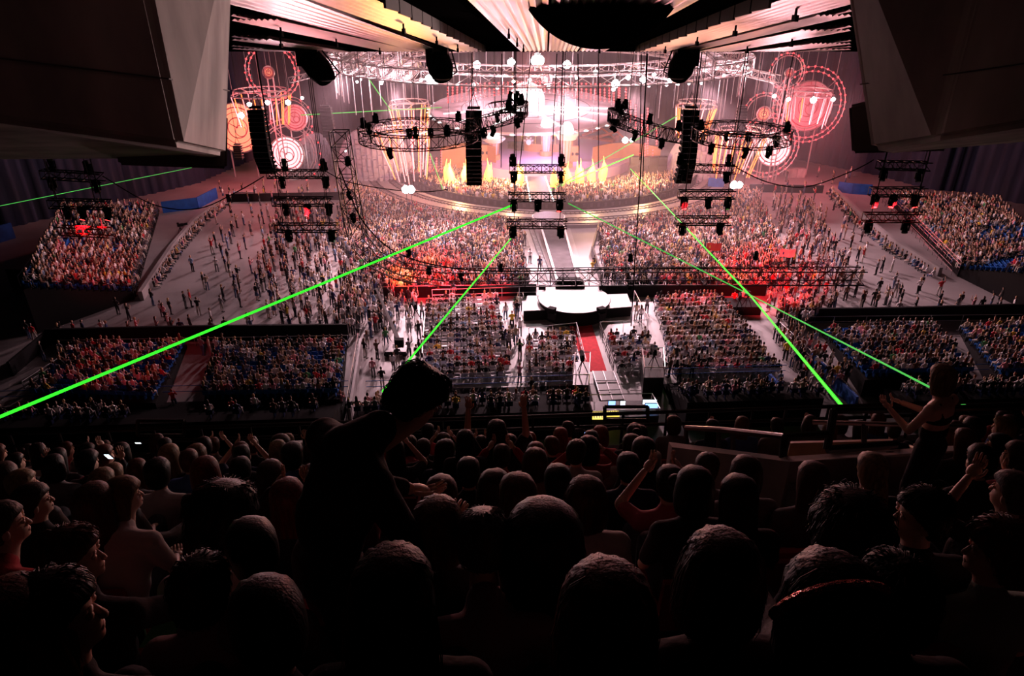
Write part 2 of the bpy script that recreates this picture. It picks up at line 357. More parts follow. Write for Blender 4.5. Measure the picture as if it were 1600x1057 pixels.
# the two concrete masses at the upper corners, undersides sloping down towards the stage
def poly(name, tops, faces, mt):
    m = MB(); m.add(tops, faces); return m.build(name, mt)
def slab(front, back_off, name, mt, bevel=.12):
    """front: list of points (polygon facing the camera side); extruded by back_off"""
    n = len(front); vs = [Vector(p) for p in front] + [Vector(p) + Vector(back_off) for p in front]
    fs = [tuple(range(n)), tuple(range(2 * n - 1, n - 1, -1))] + [(i, n + i, n + (i + 1) % n, (i + 1) % n) for i in range(n)]
    m = MB(); m.add(vs, fs); o = m.build(name, mt)
    if bevel:
        bm = bmesh.new(); bm.from_mesh(o.data); bmesh.ops.recalc_face_normals(bm, faces=bm.faces); bmesh.ops.bevel(bm, geom=bm.edges[:], offset=bevel, segments=3, affect='EDGES'); bm.to_mesh(o.data); bm.free()
    return o
def mass(B, C_, O, back, name, lean):
    """B near bottom corner, C_ far bottom corner, O out of frame, back = two lower points of the underside's far edge (px, py, Y)"""
    b, c, o0 = at_y(*B), at_y(*C_), at_y(*O); k1, k2 = at_y(*back[0]), at_y(*back[1]); top = roof_z(B[2]) + .5
    lo = [o0, b, c, k1, k2]; hi = [Vector((p.x, p.y, top)) for p in lo]
    tp = at_y(*lean, C_[2]); hi[2] = c + (tp - c) * ((top - c.z) / (tp.z - c.z)); hi[3].x += (hi[2].x - c.x) * .3
    m = MB(); m.add(lo + hi, [(4, 3, 2, 1, 0), (5, 6, 7, 8, 9)] + [(i, (i + 1) % 5, 5 + (i + 1) % 5, 5 + i) for i in range(5)]); o = m.build(name, 'concrete')
    bm = bmesh.new(); bm.from_mesh(o.data); bmesh.ops.recalc_face_normals(bm, faces=bm.faces)
    bmesh.ops.bevel(bm, geom=[e for e in bm.edges if all(v.co.z < top - .01 for v in e.verts) or abs(e.verts[0].co.z - e.verts[1].co.z) > .5], offset=.09, segments=3, affect='EDGES'); bm.to_mesh(o.data); bm.free()
    # seam around the mass
    sm = MB(); f = .42 
    def q(i, t=.30): return lo[i].lerp(hi[i], t)
    n = Vector((0, -.012, 0)); sm.tube(q(0) + n, q(1) + n, .012); sm.tube(q(1) + n, q(2) + Vector((.012 * (1 if b.x < 0 else -1), 0, 0)), .012); sm.build('seam', 'dark_concrete', o)
    return o
struct(mass((287, 232, 8.8), (353, 244, 11.6), (-60, 183, 7.6), ((330, 247, 14.0), (-60, 250, 12.5)), 'wall_bulkhead', (362, 12)))
struct(mass((1459, 222, 8.8), (1362, 236, 10.2), (1670, 188, 7.6), ((1388, 240, 13.0), (1680, 215, 12.5)), 'wall_bulkhead', (1329, 25)))
def under(pts, d, lab):
    vs = [at_y(x, y, Y) for x, y, Y in pts]; o = slab(vs, d, 'ventilation_box', 'dark_concrete', .05)
    return tag(o, lab, 'ventilation box', 'boxes under the concrete masses')
under([(185, 258, 13), (355, 264, 13), (356, 180, 13), (160, 120, 13)], (-.9, 2.0, -.45), 'dark box tucked under the concrete mass at upper left')
under([(1331, 240, 13), (1480, 236, 13), (1500, 120, 13), (1326, 165, 13)], (1.1, 2.0, -.35), 'dark box tucked under the concrete mass at upper right')
# thin seams across the concrete masses
# ------------------------------------------------------------------ stage, track, catwalk
SCN = Vector((6.5, 120, 0))                  # middle of the round stage
def ringpt(r, a, z=0): return Vector((SCN.x + r * math.cos(a), SCN.y + r * math.sin(a), z))
def annulus(name, r0, r1, z0, z1, a0, a1, mt, n=90):
    m = MB(); rings = []
    for i in range(n + 1):
        a = a0 + (a1 - a0) * i / n
        rings.append([ringpt(r0, a, z0), ringpt(r1, a, z0), ringpt(r1, a, z1), ringpt(r0, a, z1)])
    m.loft(rings); return m.build(name, mt)
AS, AE = math.radians(172), math.radians(368)
tr = annulus('curved_runway', 26.3, 33.2, 0, .45, AS, AE, 'pale_stage')
tag(tr, 'broad pale curved runway that sweeps around the pit in front of the stage', 'runway')
for r in (27.3, 28.2, 30.2, 31.1, 32.7):
    m = MB(); pts = [ringpt(r, AS + (AE - AS) * i / 90, .5) for i in range(91)]; m.path(pts, .06, 4); m.build('rail', 'dark_metal', tr)
m = MB()
for i in range(150):
    a = AS + (AE - AS) * i / 149
    m.box(ringpt(27.75, a, .47), (1.3, .16, .05), a); m.box(ringpt(30.65, a, .47), (1.3, .16, .05), a)
tag(m.build('sleepers', 'dark_metal', tr), kind='stuff')
# pit barrier
bar = annulus('pit_barrier', 25.0, 25.3, 0, 1.25, math.radians(186), math.radians(354), 'black', 70)
tag(bar, 'long curved black crowd barrier between the inner pit and the curved runway', 'barrier')
m = MB()
for i in range(70):
    a = math.radians(186 + 168 * i / 69); m.tube(ringpt(25.35, a, .1), ringpt(25.9, a, .02), .04); m.box(ringpt(25.34, a, .7), (.05, .35, .5), a)
tag(m.build('braces', 'dark_metal', bar), kind='stuff')
# stage deck
sd = annulus('stage', 0.05, 15.5, 0, 1.6, 0, 2 * math.pi, 'purple_deck', 64); sd.location.y = 6.5
tag(sd, 'round raised main stage with a pale violet deck under the big disc', 'stage')
up_ = annulus('upper_stage', .05, 6, 1.6, 3.0, 0, 2 * math.pi, 'amp_orange', 40); up_.location.y = 12.5; up_.parent = sd; up_.location.y = 6.0
# orange side wings beside the deck (set walls)
for (x0, x1, ya, yb, lab) in ((690, 775, 262, 225, 'low orange set wall left of the stage deck'), (925, 1030, 262, 222, 'low orange set wall right of the stage deck')):
    a, b = at_y(x0, ya, 118), at_y(x1, ya, 118); a.z = b.z = 0
    m = MB(); rings = []
    for i in range(13):
        t = i / 12; p = a.lerp(b, t); p.y += 4 * math.sin(t * math.pi) * (1 if x0 < 800 else 1); rings.append([p, p + Vector((0, .5, 0)), p + Vector((0, .5, 4.2)), p + Vector((0, 0, 4.2))])
    m.loft(rings); tag(m.build('set_wall', 'amp_orange'), lab, 'set wall')

# big tilted disc canopy over the stage
dc = at_y(822, 170, 138); tilt = math.radians(4.5)
nr = Vector((.0, -math.sin(tilt), math.cos(tilt)))
m = MB(); m.disc(dc, nr, 18.3, 72, .5); disc = m.build('stage_disc', 'set_disc', org=dc)
tag(disc, 'huge tilted pale pink disc hovering over the stage', 'stage disc')
m = MB(); m.torus((0, 0, 0), nr, 18.4, .28, 72, 6); m.build('rim', 'truss_pale', disc)
m = MB(); q = nr.to_track_quat('Z', 'Y')
for i in range(44):
    a = 2 * math.pi * i / 44; p = q @ Vector((18.75 * math.cos(a), 18.75 * math.sin(a), -.1)); m.ball(p, (.5, .2, .16), 6, 4)
m.build('rim_lights', 'lamp_soft', disc)
m = MB()
for k, ang in enumerate((200, 222, 247, 292, 318, 338, 355)):
    a = math.radians(ang); d = q @ Vector((math.cos(a), math.sin(a), 0)); e_ = q @ Vector((-math.sin(a), math.cos(a), 0))
    p0 = d * 3.2 + nr * .35; p1 = d * 16.5 + nr * .35
    m.hexa([p0 - e_ * .35, p0 + e_ * .35, p1 + e_ * .12, p1 - e_ * .12, p0 - e_ * .35 + nr * .2, p0 + e_ * .35 + nr * .2, p1 + e_ * .12 + nr * .1, p1 - e_ * .12 + nr * .1])
m.build('spokes', 'lamp_soft', disc)
m = MB()
for r in (8.0, 12.5):
    m.torus(nr * .26, nr, r, .06, 60, 4)
m.build('seams', 'dark_metal', disc)
bc = at_y(823, 158, 137)
m = MB(); m.ball(bc, 3.45, 28, 18); g = m.build('glowing_globe', 'clock_white', smooth=True, org=bc)
tag(g, 'glowing white lattice globe in the middle of the big stage disc', 'globe')
m = MB(); m.torus((0, 0, 0), (0, 0, 1), 3.5, .05, 32, 4); m.torus((0, 0, 1.6), (0, 0, 1), 3.08, .05, 32, 4); m.torus((0, 0, -1.6), (0, 0, 1), 3.08, .05, 32, 4)
for k in range(6): m.torus((0, 0, 0), (math.cos(k * .52), math.sin(k * .52), 0), 3.5, .04, 32, 4)
m.build('lattice', 'silver', g)
m = MB(); m.torus((0, -.2, -2.2), (0, 0, 1), 3.1, .35, 32, 6); m.build('collar', 'truss_pale', g)

# lantern towers, drum kit, amplifiers, musicians
def lantern(px, ytop, ybase, Y, lab):
    b = at_y(px, ybase, Y); t = at_y(px, ytop, Y); b.z = 1.6; H = t.z - b.z
    e = empty('lantern_tower', b, 0, lab, 'lantern tower', 'lantern towers on the stage')
    m = MB(); m.tube((0, 0, 0), (0, 0, .8), 1.15, 1.15, 12); m.build('base', 'amp_orange', e)
    m = MB(); m.tube((0, 0, .8), (0, 0, H * .62), .7, .95, 10)
    m.build('shaft', 'set_disc', e)
    m = MB()
    for k in range(10):
        a = k * .628; m.tube((math.cos(a) * .75, math.sin(a) * .75, .8), (math.cos(a) * 1.0, math.sin(a) * 1.0, H * .62), .05)
    m.build('cage', 'amp_orange', e)
    m = MB(); m.tube((0, 0, H * .62), (0, 0, H * .74), 1.5, 1.9, 20); m.torus((0, 0, H * .74), (0, 0, 1), 1.8, .25, 24, 6); m.build('brim', 'white_paint', e)
    m = MB(); m.ball((0, 0, H * .80), (1.05, 1.05, H * .2), 16, 10); m.build('lantern', 'lamp_soft', e)
lantern(853, 183, 250, 124, 'glowing domed lantern tower beside the drum kit, the left one')
lantern(884, 190, 268, 115, 'glowing domed lantern tower at the front right of the stage deck')
lantern(772, 205, 258, 121, 'pale lantern tower behind the middle line array speaker')
def drum(px, py, z, lab):
    p = at_z(px, py, z); e = empty('drum_kit', p, 0, lab, 'drum kit', 'drum kits on the stage')
    m = MB(); m.tube((0, -.3, .45), (0, .4, .45), .5, .5, 16); m.build('bass_drum', 'white_paint', e)
    for k, (x, y, zz, r) in enumerate(((-.7, 0, .9, .3), (.7, 0, .9, .3), (-.3, .1, 1.25, .25), (.35, .1, 1.25, .25))):
        m = MB(); m.tube((x, y, zz - .3), (x, y, zz), r, r, 12); m.tube((x, y, 0), (x, y, zz - .3), .03); m.build('drum', 'silver', e)
    for x, y, zz in ((-1.2, .2, 1.6), (1.2, .2, 1.6), (0, .7, 1.8)):
        m = MB(); m.disc((x, y, zz), (.2, -.2, 1), .4, 14, .03); m.tube((x, y, 0), (x, y, zz), .02); m.build('cymbal', 'yellow_glow', e)  # cymbals glow by emission in place of stage light on metal
drum(826, 226, 3.0, 'drum kit on the riser at the back of the stage, under the disc')
drum(857, 226, 3.0, 'drum kit on the riser between the lantern towers')
LABUSED = set()
for i, (px, py, wd, h) in enumerate(((812, 235, 1.6, 1.5), (826, 233, 2.4, 1.7), (846, 235, 1.6, 1.3), (862, 232, 2.6, 1.4), (880, 238, 1.6, 1.4), (897, 252, 1.3, 2.6), (799, 232, 1.4, 1.2), (758, 250, 1.4, 2.6))):
    p = at_z(px, py, 1.6 if py > 236 else 1.6); m = MB(); m.box((0, 0, h / 2), (wd, .8, h)); o = m.build('guitar_amplifier', 'amp_orange' if i % 2 else 'dark_metal'); o.location = p
    tag(o, 'boxy %s stage amplifier on the deck, %s' % ('orange' if i % 2 else 'dark', ('left of the drums', 'below the left drum kit', 'between the drum kits', 'below the right drum kit', 'right of the lantern', 'at the far right', 'at the left', 'by the left lantern tower')[i]), 'amplifier', 'amplifiers on the stage')
    for k in range(2):
        mm = MB(); mm.disc((-.3 * wd + .6 * wd * k, -.42, h / 2), (0, 1, 0), .28, 14, .05); mm.build('speaker_cone', 'black', o)

# flames along the front of the stage
def flame_mb(h, s):
    m = MB(); rr = random.Random(s); rings = []
    for i in range(9):
        t = i / 8; r = (.10 + .62 * math.sin(math.pi * min(1, t * 1.15 + .12)) ** .8) * (1 - t * .55) * 1.15 if t < 1 else .03
        rings.append([Vector((r * math.cos(a) + .12 * math.sin(t * 7 + s), r * .7 * math.sin(a), t * h)) for a in [2 * math.pi * j / 9 for j in range(9)]])
    m.loft(rings)
    for k in range(3):
        x = rr.uniform(-.4, .4); hh = h * rr.uniform(.5, .9)
        m.tube((x, 0, 0), (x + rr.uniform(-.3, .3), 0, hh), .4, .05, 7)
    return m
FL = [(699, 284), (704, 286), (728, 286), (745, 287), (763, 284), (811, 290), (865, 292), (886, 287), (905, 286), (924, 284), (942, 282), (640 + 0, 283)]
for i, (px, py) in enumerate(FL[:11]):
    p = at_z(px, py, 1.2); h = R.uniform(3.0, 3.9)
    o = flame_mb(h, i).build('stage_flame', 'flame', smooth=True); o.location = p
    mm = MB(); mm.tube((0, 0, -1.2), (0, 0, 0), .25, .2, 8); mm.build('burner', 'black', o)
    tag(o, 'bright yellow gas flame at the stage edge, %s from the left' % ('first', 'second', 'third', 'fourth', 'fifth', 'sixth', 'seventh', 'eighth', 'ninth', 'tenth', 'eleventh')[i], 'flame', 'flames %s of the ramp' % ('left' if px < 840 else 'right'))

# ramp from the stage, white drum, dark catwalk
def quad_slab(name, pix, th, mt, lab=None, cat=None, parent=None):
    vs = [at_z(x, y, z) for x, y, z in pix]; m = MB()
    m.hexa([v - Vector((0, 0, th)) for v in vs] + vs); o = m.build(name, mt, parent)
    if lab: tag(o, lab, cat)
    return o
rp = quad_slab('stage_ramp', [(830, 322, .6), (868, 322, .6), (852, 276, 2.0), (822, 276, 2.0)], .4, 'pale_stage', 'pale ramp that runs down from the stage front to the white drum', 'ramp')
for a, b in (((830, 322, .65), (822, 276, 2.05)), ((868, 322, .65), (852, 276, 2.05))):
    m = MB(); m.tube(at_z(*a), at_z(*b), .12); m.build('edge_light', 'lamp_soft', rp)
p0 = at_z(857, 338, 1.4); p0.z = 0
m = MB(); m.tube((0, 0, 0), (0, 0, 1.4), 2.2, 2.2, 36); o = m.build('round_podium', 'white_paint', org=None); o.location = p0
tag(o, 'white drum-shaped podium where the catwalk crosses the curved runway', 'podium')
m = MB(); m.tube((0, 0, 1.4), (0, 0, 1.46), 2.05, 2.05, 36); m.build('top', 'pale_stage', o)
m = MB(); m.tube((0, 0, .45), (0, 0, .6), 2.24, 2.24, 36); m.build('band', 'black', o)
# pale strip under the catwalk with tracks, dark raised catwalk
quad_slab('catwalk_strip', [(846, 446, .06), (918, 446, .06), (888, 347, .06), (816, 347, .06)], .06, 'pale_floor', 'pale floor strip beside the dark catwalk, with narrow rails', 'floor strip')
cw = quad_slab('catwalk', [(872, 440, 1.1), (903, 440, 1.1), (879, 350, 1.1), (845, 350, 1.1)], 1.1, 'runway', 'long dark catwalk with pale edges between the two halves of the crowd', 'catwalk')
for a, b in (((871, 440, 1.16), (844, 350, 1.16)), ((904, 440, 1.16), (880, 350, 1.16))):
    m = MB(); m.tube(at_z(*a), at_z(*b), .16); m.build('edge', 'white_paint', cw)
for k, (xt, xb) in enumerate(((824, 856), (831, 864))):
    m = MB(); m.tube(at_z(xt, 350, .16), at_z(xb, 440, .16), .06); tag(m.build('track_rail', 'dark_metal'), 'thin rail along the left of the catwalk' if k else 'outer thin rail left of the catwalk', 'rail')
m = MB()
for k in range(46):
    t = k / 45; m.tube(at_z(823 + 32 * t, 350 + 90 * t, .13), at_z(832 + 33 * t, 350 + 90 * t, .13), .06)
tag(m.build('track_sleeper', 'silver'), 'row of short sleepers under the rails left of the catwalk', 'sleepers', kind='stuff')
# round platform
pc = at_z(897, 466, 1.5); pc.z = 0
e = empty('round_platform', pc, 0, 'round grey stage platform at the end of the catwalk, between the two seating blocks', 'platform')
m = MB(); m.tube((0, 0, 0), (0, 0, 1.42), 3.3, 3.4, 48); m.build('base', 'black', e)
m = MB(); m.tube((0, 0, 1.42), (0, 0, 1.5), 3.45, 3.45, 48); m.build('deck', 'pale_stage', e)
m = MB(); m.torus((0, 0, 1.44), (0, 0, 1), 3.45, .05, 48, 5); m.build('rim', 'dark_metal', e)
bk = MB(); bk.box((-.2, 3.3, 1.9), (2.6, .9, .22)); bk.box((-.2, 3.2, 2.15), (2.2, .7, .2)); bk.box((-.2, 3.0, 1.65), (2.9, 1.2, .3)); bk.build('rear_steps', 'black', e)
for sx in (-1, 1):
    m = MB(); m.box((sx * 2.3 , -2.9, 1.55), (.7, .6, .5), sx * .5); m.box((sx * 2.3, -3.25, 1.1), (.75, .3, .6), sx * .5); m.build('corner_block', 'black', e)
    m = MB(); m.hexa([(sx * 3.0 - .35, 2.0, 1.5), (sx * 3.0 + .35, 2.0, 1.5), (sx * 3.0 + .35, 2.6, 1.5), (sx * 3.0 - .35, 2.6, 1.5), (sx * 3.0 - .35, 2.15, 1.95), (sx * 3.0 + .35, 2.15, 1.95), (sx * 3.0 + .35, 2.5, 1.95), (sx * 3.0 - .35, 2.5, 1.95)])
    tag(m.build('monitor_speaker', 'dark_metal', org=None), 'wedge monitor speaker on the rim of the round platform, %s side' % ('left' if sx < 0 else 'right'), 'speaker').location = pc
for (pa, nm) in ((((818, 487), (858, 485), (852, 463), (824, 463)), 'left'), (((935, 484), (987, 480), (980, 460), (938, 462)), 'right')):
    vs = [at_z(x, y, 1.0) for x, y in pa]; m = MB(); m.hexa([Vector((v.x, v.y, 0)) for v in vs] + vs)
    o = m.build('side_platform', 'black'); tag(o, 'low black side platform with pale top %s of the round platform' % nm, 'platform')
    m = MB(); m.hexa(vs + [v + Vector((0, 0, .06)) for v in vs]); m.build('deck', 'pale_stage', o)
# steps down to the carpet
e = empty('platform_steps', at_z(905, 510, 0), -TH, 'short flight of pale-edged black steps in front of the round platform', 'steps')
e.rotation_euler.z = math.radians(12)
for k in range(5):
    m = MB(); m.box((-.05 * k, .12 + .42 * k, .28 * k + .14), (1.9, .3, .06)); m.build('step', 'silver', e)
for sx in (-1, 1):
    m = MB(); m.hexa([(sx * .98 - .03, 0, 0), (sx * .98 + .03, 0, 0), (sx * .98 + .03, 2.1, 0), (sx * .98 - .03, 2.1, 0), (sx * .98 - .03, 0, .1), (sx * .98 + .03, 0, .1), (sx * .98 + .03, 2.1, 1.35), (sx * .98 - .03, 2.1, 1.35)]); m.build('stringer', 'black', e)
# pale floor field in front of the platform, red carpet, ramp
quad_slab('floor_field', [(800, 600, .02), (985, 600, .02), (985, 462, .02), (790, 455, .02)], .02, 'pale_floor', 'bright pale floor around the round platform and the red carpet', 'floor field')
quad_slab('floor_field', [(985, 610, .021), (1330, 610, .021), (1190, 462, .021), (985, 462, .021)], .02, 'pale_floor', 'bright pale floor under the right block of white chairs', 'floor field')
quad_slab('floor_field', [(560, 660, .022), (800, 620, .022), (790, 455, .022), (640, 455, .022)], .02, 'pale_floor', 'bright pale floor under the left block of white chairs', 'floor field')
quad_slab('red_carpet', [(915, 580, .06), (948, 580, .06), (923, 502, .06), (887, 502, .06)], .05, 'red_carpet', 'long red carpet running from the steps to the ramp', 'carpet')
rmp = quad_slab('entrance_ramp', [(940, 626, .3), (975, 624, .3), (958, 580, .5), (926, 580, .5)], .3, 'pale_stage', 'pale panelled ramp at the near end of the red carpet', 'ramp')
for t in (.33, .66):
    m = MB(); m.tube(at_z(926 + 14 * t, 580 + 46 * t, .52), at_z(958 + 17 * t, 580 + 44 * t, .52), .04); m.build('joint', 'dark_metal', rmp)
for a, b in (((926, 580, .55), (940, 626, .35)), ((958, 580, .55), (975, 624, .35)), ((942, 580, .55), (957, 625, .35))):
    m = MB(); m.tube(at_z(*a), at_z(*b), .045); m.build('edge', 'silver', rmp)

# ------------------------------------------------------------------ barriers, fences, walls on the floor
def wall_run(name, pix, h, th, mt, lab, cat='barrier', posts=True, top=False, ph=1.0):
    P = [at_z(x, y, 0) for x, y in pix]; m = MB()
    for a, b in zip(P, P[1:]):
        d = (b - a); n = Vector((-d.y, d.x, 0)).normalized() * th / 2; z = Vector((0, 0, h))
        m.hexa([a - n, b - n, b + n, a + n, a - n + z, b - n + z, b + n + z, a + n + z])
    o = m.build(name, mt); tag(o, lab, cat)
    if top:
        m = MB(); m.path([p + Vector((0, 0, h + .05)) for p in P], .05); m.build('rail', 'silver', o)
    return o
def fence(name, pix, h, lab, nrail=3, mt='silver', r=.035, step=1.2, z0=0):
    P = [at_z(x, y, z0) for x, y in pix]; e = empty(name, P[0], 0, lab, 'railing'); o0 = P[0]; P = [p - o0 for p in P]
    for k in range(nrail): m = MB(); m.path([p + Vector((0, 0, h * (k + 1) / nrail)) for p in P], r); m.build('rail', mt, e)
    for a, b in zip(P, P[1:]):
        n = max(1, int((b - a).length / max(step, 1.6)))
        for k in range(n + 1): q = a.lerp(b, k / n); m = MB(); m.tube(q, q + Vector((0, 0, h)), r); m.build('post', mt, e)
    return e
wall_run('floor_barrier', [(78, 538), (290, 533), (545, 530)], 1.5, .25, 'black', 'long low black barrier behind the two left seating blocks', top=False)
wall_run('floor_barrier', [(1232, 505), (1400, 503), (1600, 497)], 1.5, .25, 'black', 'long low black barrier behind the right seating blocks')
wall_run('floor_barrier', [(20, 588), (78, 538)], 1.3, .2, 'black', 'short slanting black barrier at the left end of the seating blocks')
fence('crowd_railing', [(40, 612), (130, 552)], .9, 'pale slanting handrail at the left end of the left seating block')
fence('crowd_railing', [(95, 548), (545, 540)], 1.0, 'thin grey railing in front of the long left black barrier', 2)
fence('crowd_railing', [(1250, 512), (1600, 508)], 1.1, 'thin grey railing in front of the long right black barrier', 2, step=3)
wall_run('crowd_barrier', [(600, 466), (838, 462)], 1.2, .3, 'black', 'black barrier with red light on it in front of the left standing crowd', top=True)
wall_run('crowd_barrier', [(940, 464), (1195, 462)], 1.2, .3, 'black', 'black barrier with red light on it in front of the right standing crowd', top=True)
fence('crowd_railing', [(676, 470), (838, 465)], 1.2, 'thin pale railing left of the round platform, in front of the crowd', 2)
fence('crowd_railing', [(980, 462), (1150, 462)], 1.2, 'thin pale railing right of the round platform, in front of the crowd', 2)
wall_run('crowd_barrier', [(822, 440), (808, 362)], 1.2, .2, 'dark_metal', 'barrier along the left standing crowd beside the catwalk')
wall_run('crowd_barrier', [(940, 445), (925, 400), (935, 362)], 1.2, .2, 'dark_metal', 'barrier along the right standing crowd beside the catwalk')
fence('crowd_railing', [(900, 520), (915, 580)], 1.0, 'thin pale railing along the left edge of the red carpet', 2)
fence('crowd_railing', [(936, 522), (958, 582)], 1.2, 'dark railing along the right edge of the red carpet', 3, 'dark_metal')
fence('crowd_railing', [(936, 522), (1010, 518)], 1.2, 'thin railing at the front of the seats right of the red carpet', 1)
fence('crowd_railing', [(826, 528), (900, 520)], 1.0, 'thin railing at the front of the seats left of the red carpet', 1)
fence('crowd_railing', [(665, 505), (660, 590)], 1.2, 'pale railing along the left side of the block of white chairs', 2)
fence('crowd_railing', [(990, 470), (1012, 515)], 1.1, 'pale slanting railing at the corner of the right block of white chairs', 1)
bw = wall_run('floor_wall', [(548, 658), (565, 545)], 1.0, .2, 'pale_floor', 'narrow bluish wall with a handrail along the left aisle ramp', 'low wall')
fence('crowd_railing', [(544, 655), (562, 545)], 1.5, 'pale tall handrail on the wall along the left aisle ramp', 2)
fence('crowd_railing', [(1215, 518), (1322, 620)], 1.0, 'pale slanting handrail left of the right seating block', 2)
wall_run('floor_wall', [(1265, 570), (1335, 640)], 1.1, .2, 'blue_cloth', 'low blue wall beside the slanting aisle at lower right', 'low wall')
wall_run('floor_wall', [(1200, 600), (1255, 655)], .9, .2, 'blue_cloth', 'low blue wall by the dark stairs right of the chairs', 'low wall')
# sitting wall lines and blue panels
wall_run('low_wall', [(345, 322), (305, 352), (270, 395), (235, 450), (222, 470)], 1.0, .4, 'concrete_floor', 'low grey wall on the left with people sitting along it', 'low wall')
wall_run('low_wall', [(1300, 300), (1345, 345), (1400, 390), (1467, 432)], 1.0, .4, 'concrete_floor', 'low grey wall on the right with people sitting along it', 'low wall')
wall_run('blue_panel', [(255, 333), (310, 326), (340, 310)], 1.6, .2, 'blue_cloth', 'bright blue cloth panel on the floor at upper left', 'blue panel')
wall_run('blue_panel', [(1308, 300), (1330, 303), (1360, 305)], 1.6, .2, 'blue_cloth', 'bright blue cloth panel on the floor at upper right', 'blue panel')
wall_run('blue_panel', [(1105, 296), (1130, 297)], 1.8, .2, 'blue_cloth', 'small blue cloth panel below the right rock wall', 'blue panel')
wall_run('floor_barrier', [(355, 316), (405, 315), (560, 312)], 1.2, .2, 'black', 'dark barrier behind the left standing people near the clocks', 'barrier')
wall_run('floor_barrier', [(1170, 300), (1285, 302)], 1.2, .2, 'black', 'dark barrier behind the right standing people near the clocks', 'barrier')
wall_run('blue_panel', [(-20, 385), (24, 372)], 2.0, .3, 'blue_cloth', 'blue cloth front at the far left edge', 'blue panel')
# ------------------------------------------------------------------ hanging set pieces: walls, clocks, wheels, light tubes
def rockwall(x0, x1, ytop, ybase, lab, seed):
    a, b = at_z(x0, ybase, 0), at_z(x1, ybase - 6, 0); top = at_y(x0 * .4 + x1 * .6, ytop, (a.y + b.y) / 2).z
    rr = random.Random(seed); m = MB(); nx, nz = 15, 13; d = (b - a); W = d.length
    n = Vector((d.y, -d.x, 0)).normalized()
    def P(s, t, off):
        bow = math.sin(s * math.pi) * 2.4
        return a + d * s + n * (bow + off) + Vector((0, 0, t))
    def hgt(s): return top * max(0.0, 1 - abs(2 * s - 1) ** 2.6) ** .5
    rings = []
    for i in range(nx * 2 + 1):
        s = i / (nx * 2); h = max(.3, hgt(s)); rings.append([P(s, 0, 0), P(s, h, 0), P(s, h, -1.2), P(s, 0, -1.2)])
    m.loft(rings); o = m.build('rock_wall', 'rock_set'); tag(o, lab, 'rock wall', 'rock walls beside the stage')
    m = MB()
    for i in range(nx):
        t = 0
        while True:
            s0, s1 = i / nx, (i + rr.choice((.7, .9, 1.0))) / nx; hh = rr.uniform(.4, 1.3)
            if t + hh > hgt((s0 + s1) / 2) - .1 or t > top: break
            off = rr.uniform(.12, .65)
            m.hexa([P(s0 + .004, t + .05, .0), P(s1 - .004, t + .05, 0), P(s1 - .004, t + .05, off), P(s0 + .004, t + .05, off), P(s0 + .004, t + hh, 0), P(s1 - .004, t + hh, 0), P(s1 - .004, t + hh, off), P(s0 + .004, t + hh, off)]); t += hh
    m.build('blocks', 'rock_set', o)
rockwall(528, 648, 196, 284, 'pale block-faced arched set wall left of the stage', 1)
rockwall(1040, 1136, 198, 282, 'pale block-faced arched set wall right of the stage', 2)
rockwall(465, 522, 205, 268, 'small pale set wall behind the clock at left', 3)

def wheel(px, py, rp, Y, nbulb, lab, rings=(1.0, .86), bulb=.16, tilt=(0, -1, .1), mt='truss_pale', group='red-bulb wheels'):
    c = at_y(px, py, Y); D = c.y * CT + (CAM_H - c.z) * ST; r = rp * D / FPX; n = Vector(tilt).normalized(); q = n.to_track_quat('Z', 'Y')
    e = empty('bulb_hoop', c, 0, lab, 'wheel', group)
    m = MB()
    for f in rings: m.torus((0, 0, 0), n, r * f, .07, 48, 4)
    for k in range(8):
        a = k * math.pi / 4; m.tube(q @ Vector((r * rings[-1] * math.cos(a), r * rings[-1] * math.sin(a), 0)), q @ Vector((r * math.cos(a), r * math.sin(a), 0)), .05)
    m.build('frame', mt, e)
    m = MB()
    for k in range(nbulb):
        a = 2 * math.pi * k / nbulb
        for f in (1.0,) + ((rings[1],) if nbulb > 20 else ()): m.ball(q @ Vector((r * f * math.cos(a + f), r * f * math.sin(a + f), -.1)) - n * -.1, bulb, 6, 4)
    m.build('bulbs', 'bulb_red', e)
    m = MB(); m.tube((0, 0, r), (0, 0, HZ - c.z), .03); m.tube((-r * .6, 0, r * .8), (-r * .6, 0, HZ - c.z), .03); m.tube((r * .6, 0, r * .8), (r * .6, 0, HZ - c.z), .03); m.build('suspension_cable', 'truss_pale', e)
    return e, c, r, n, q
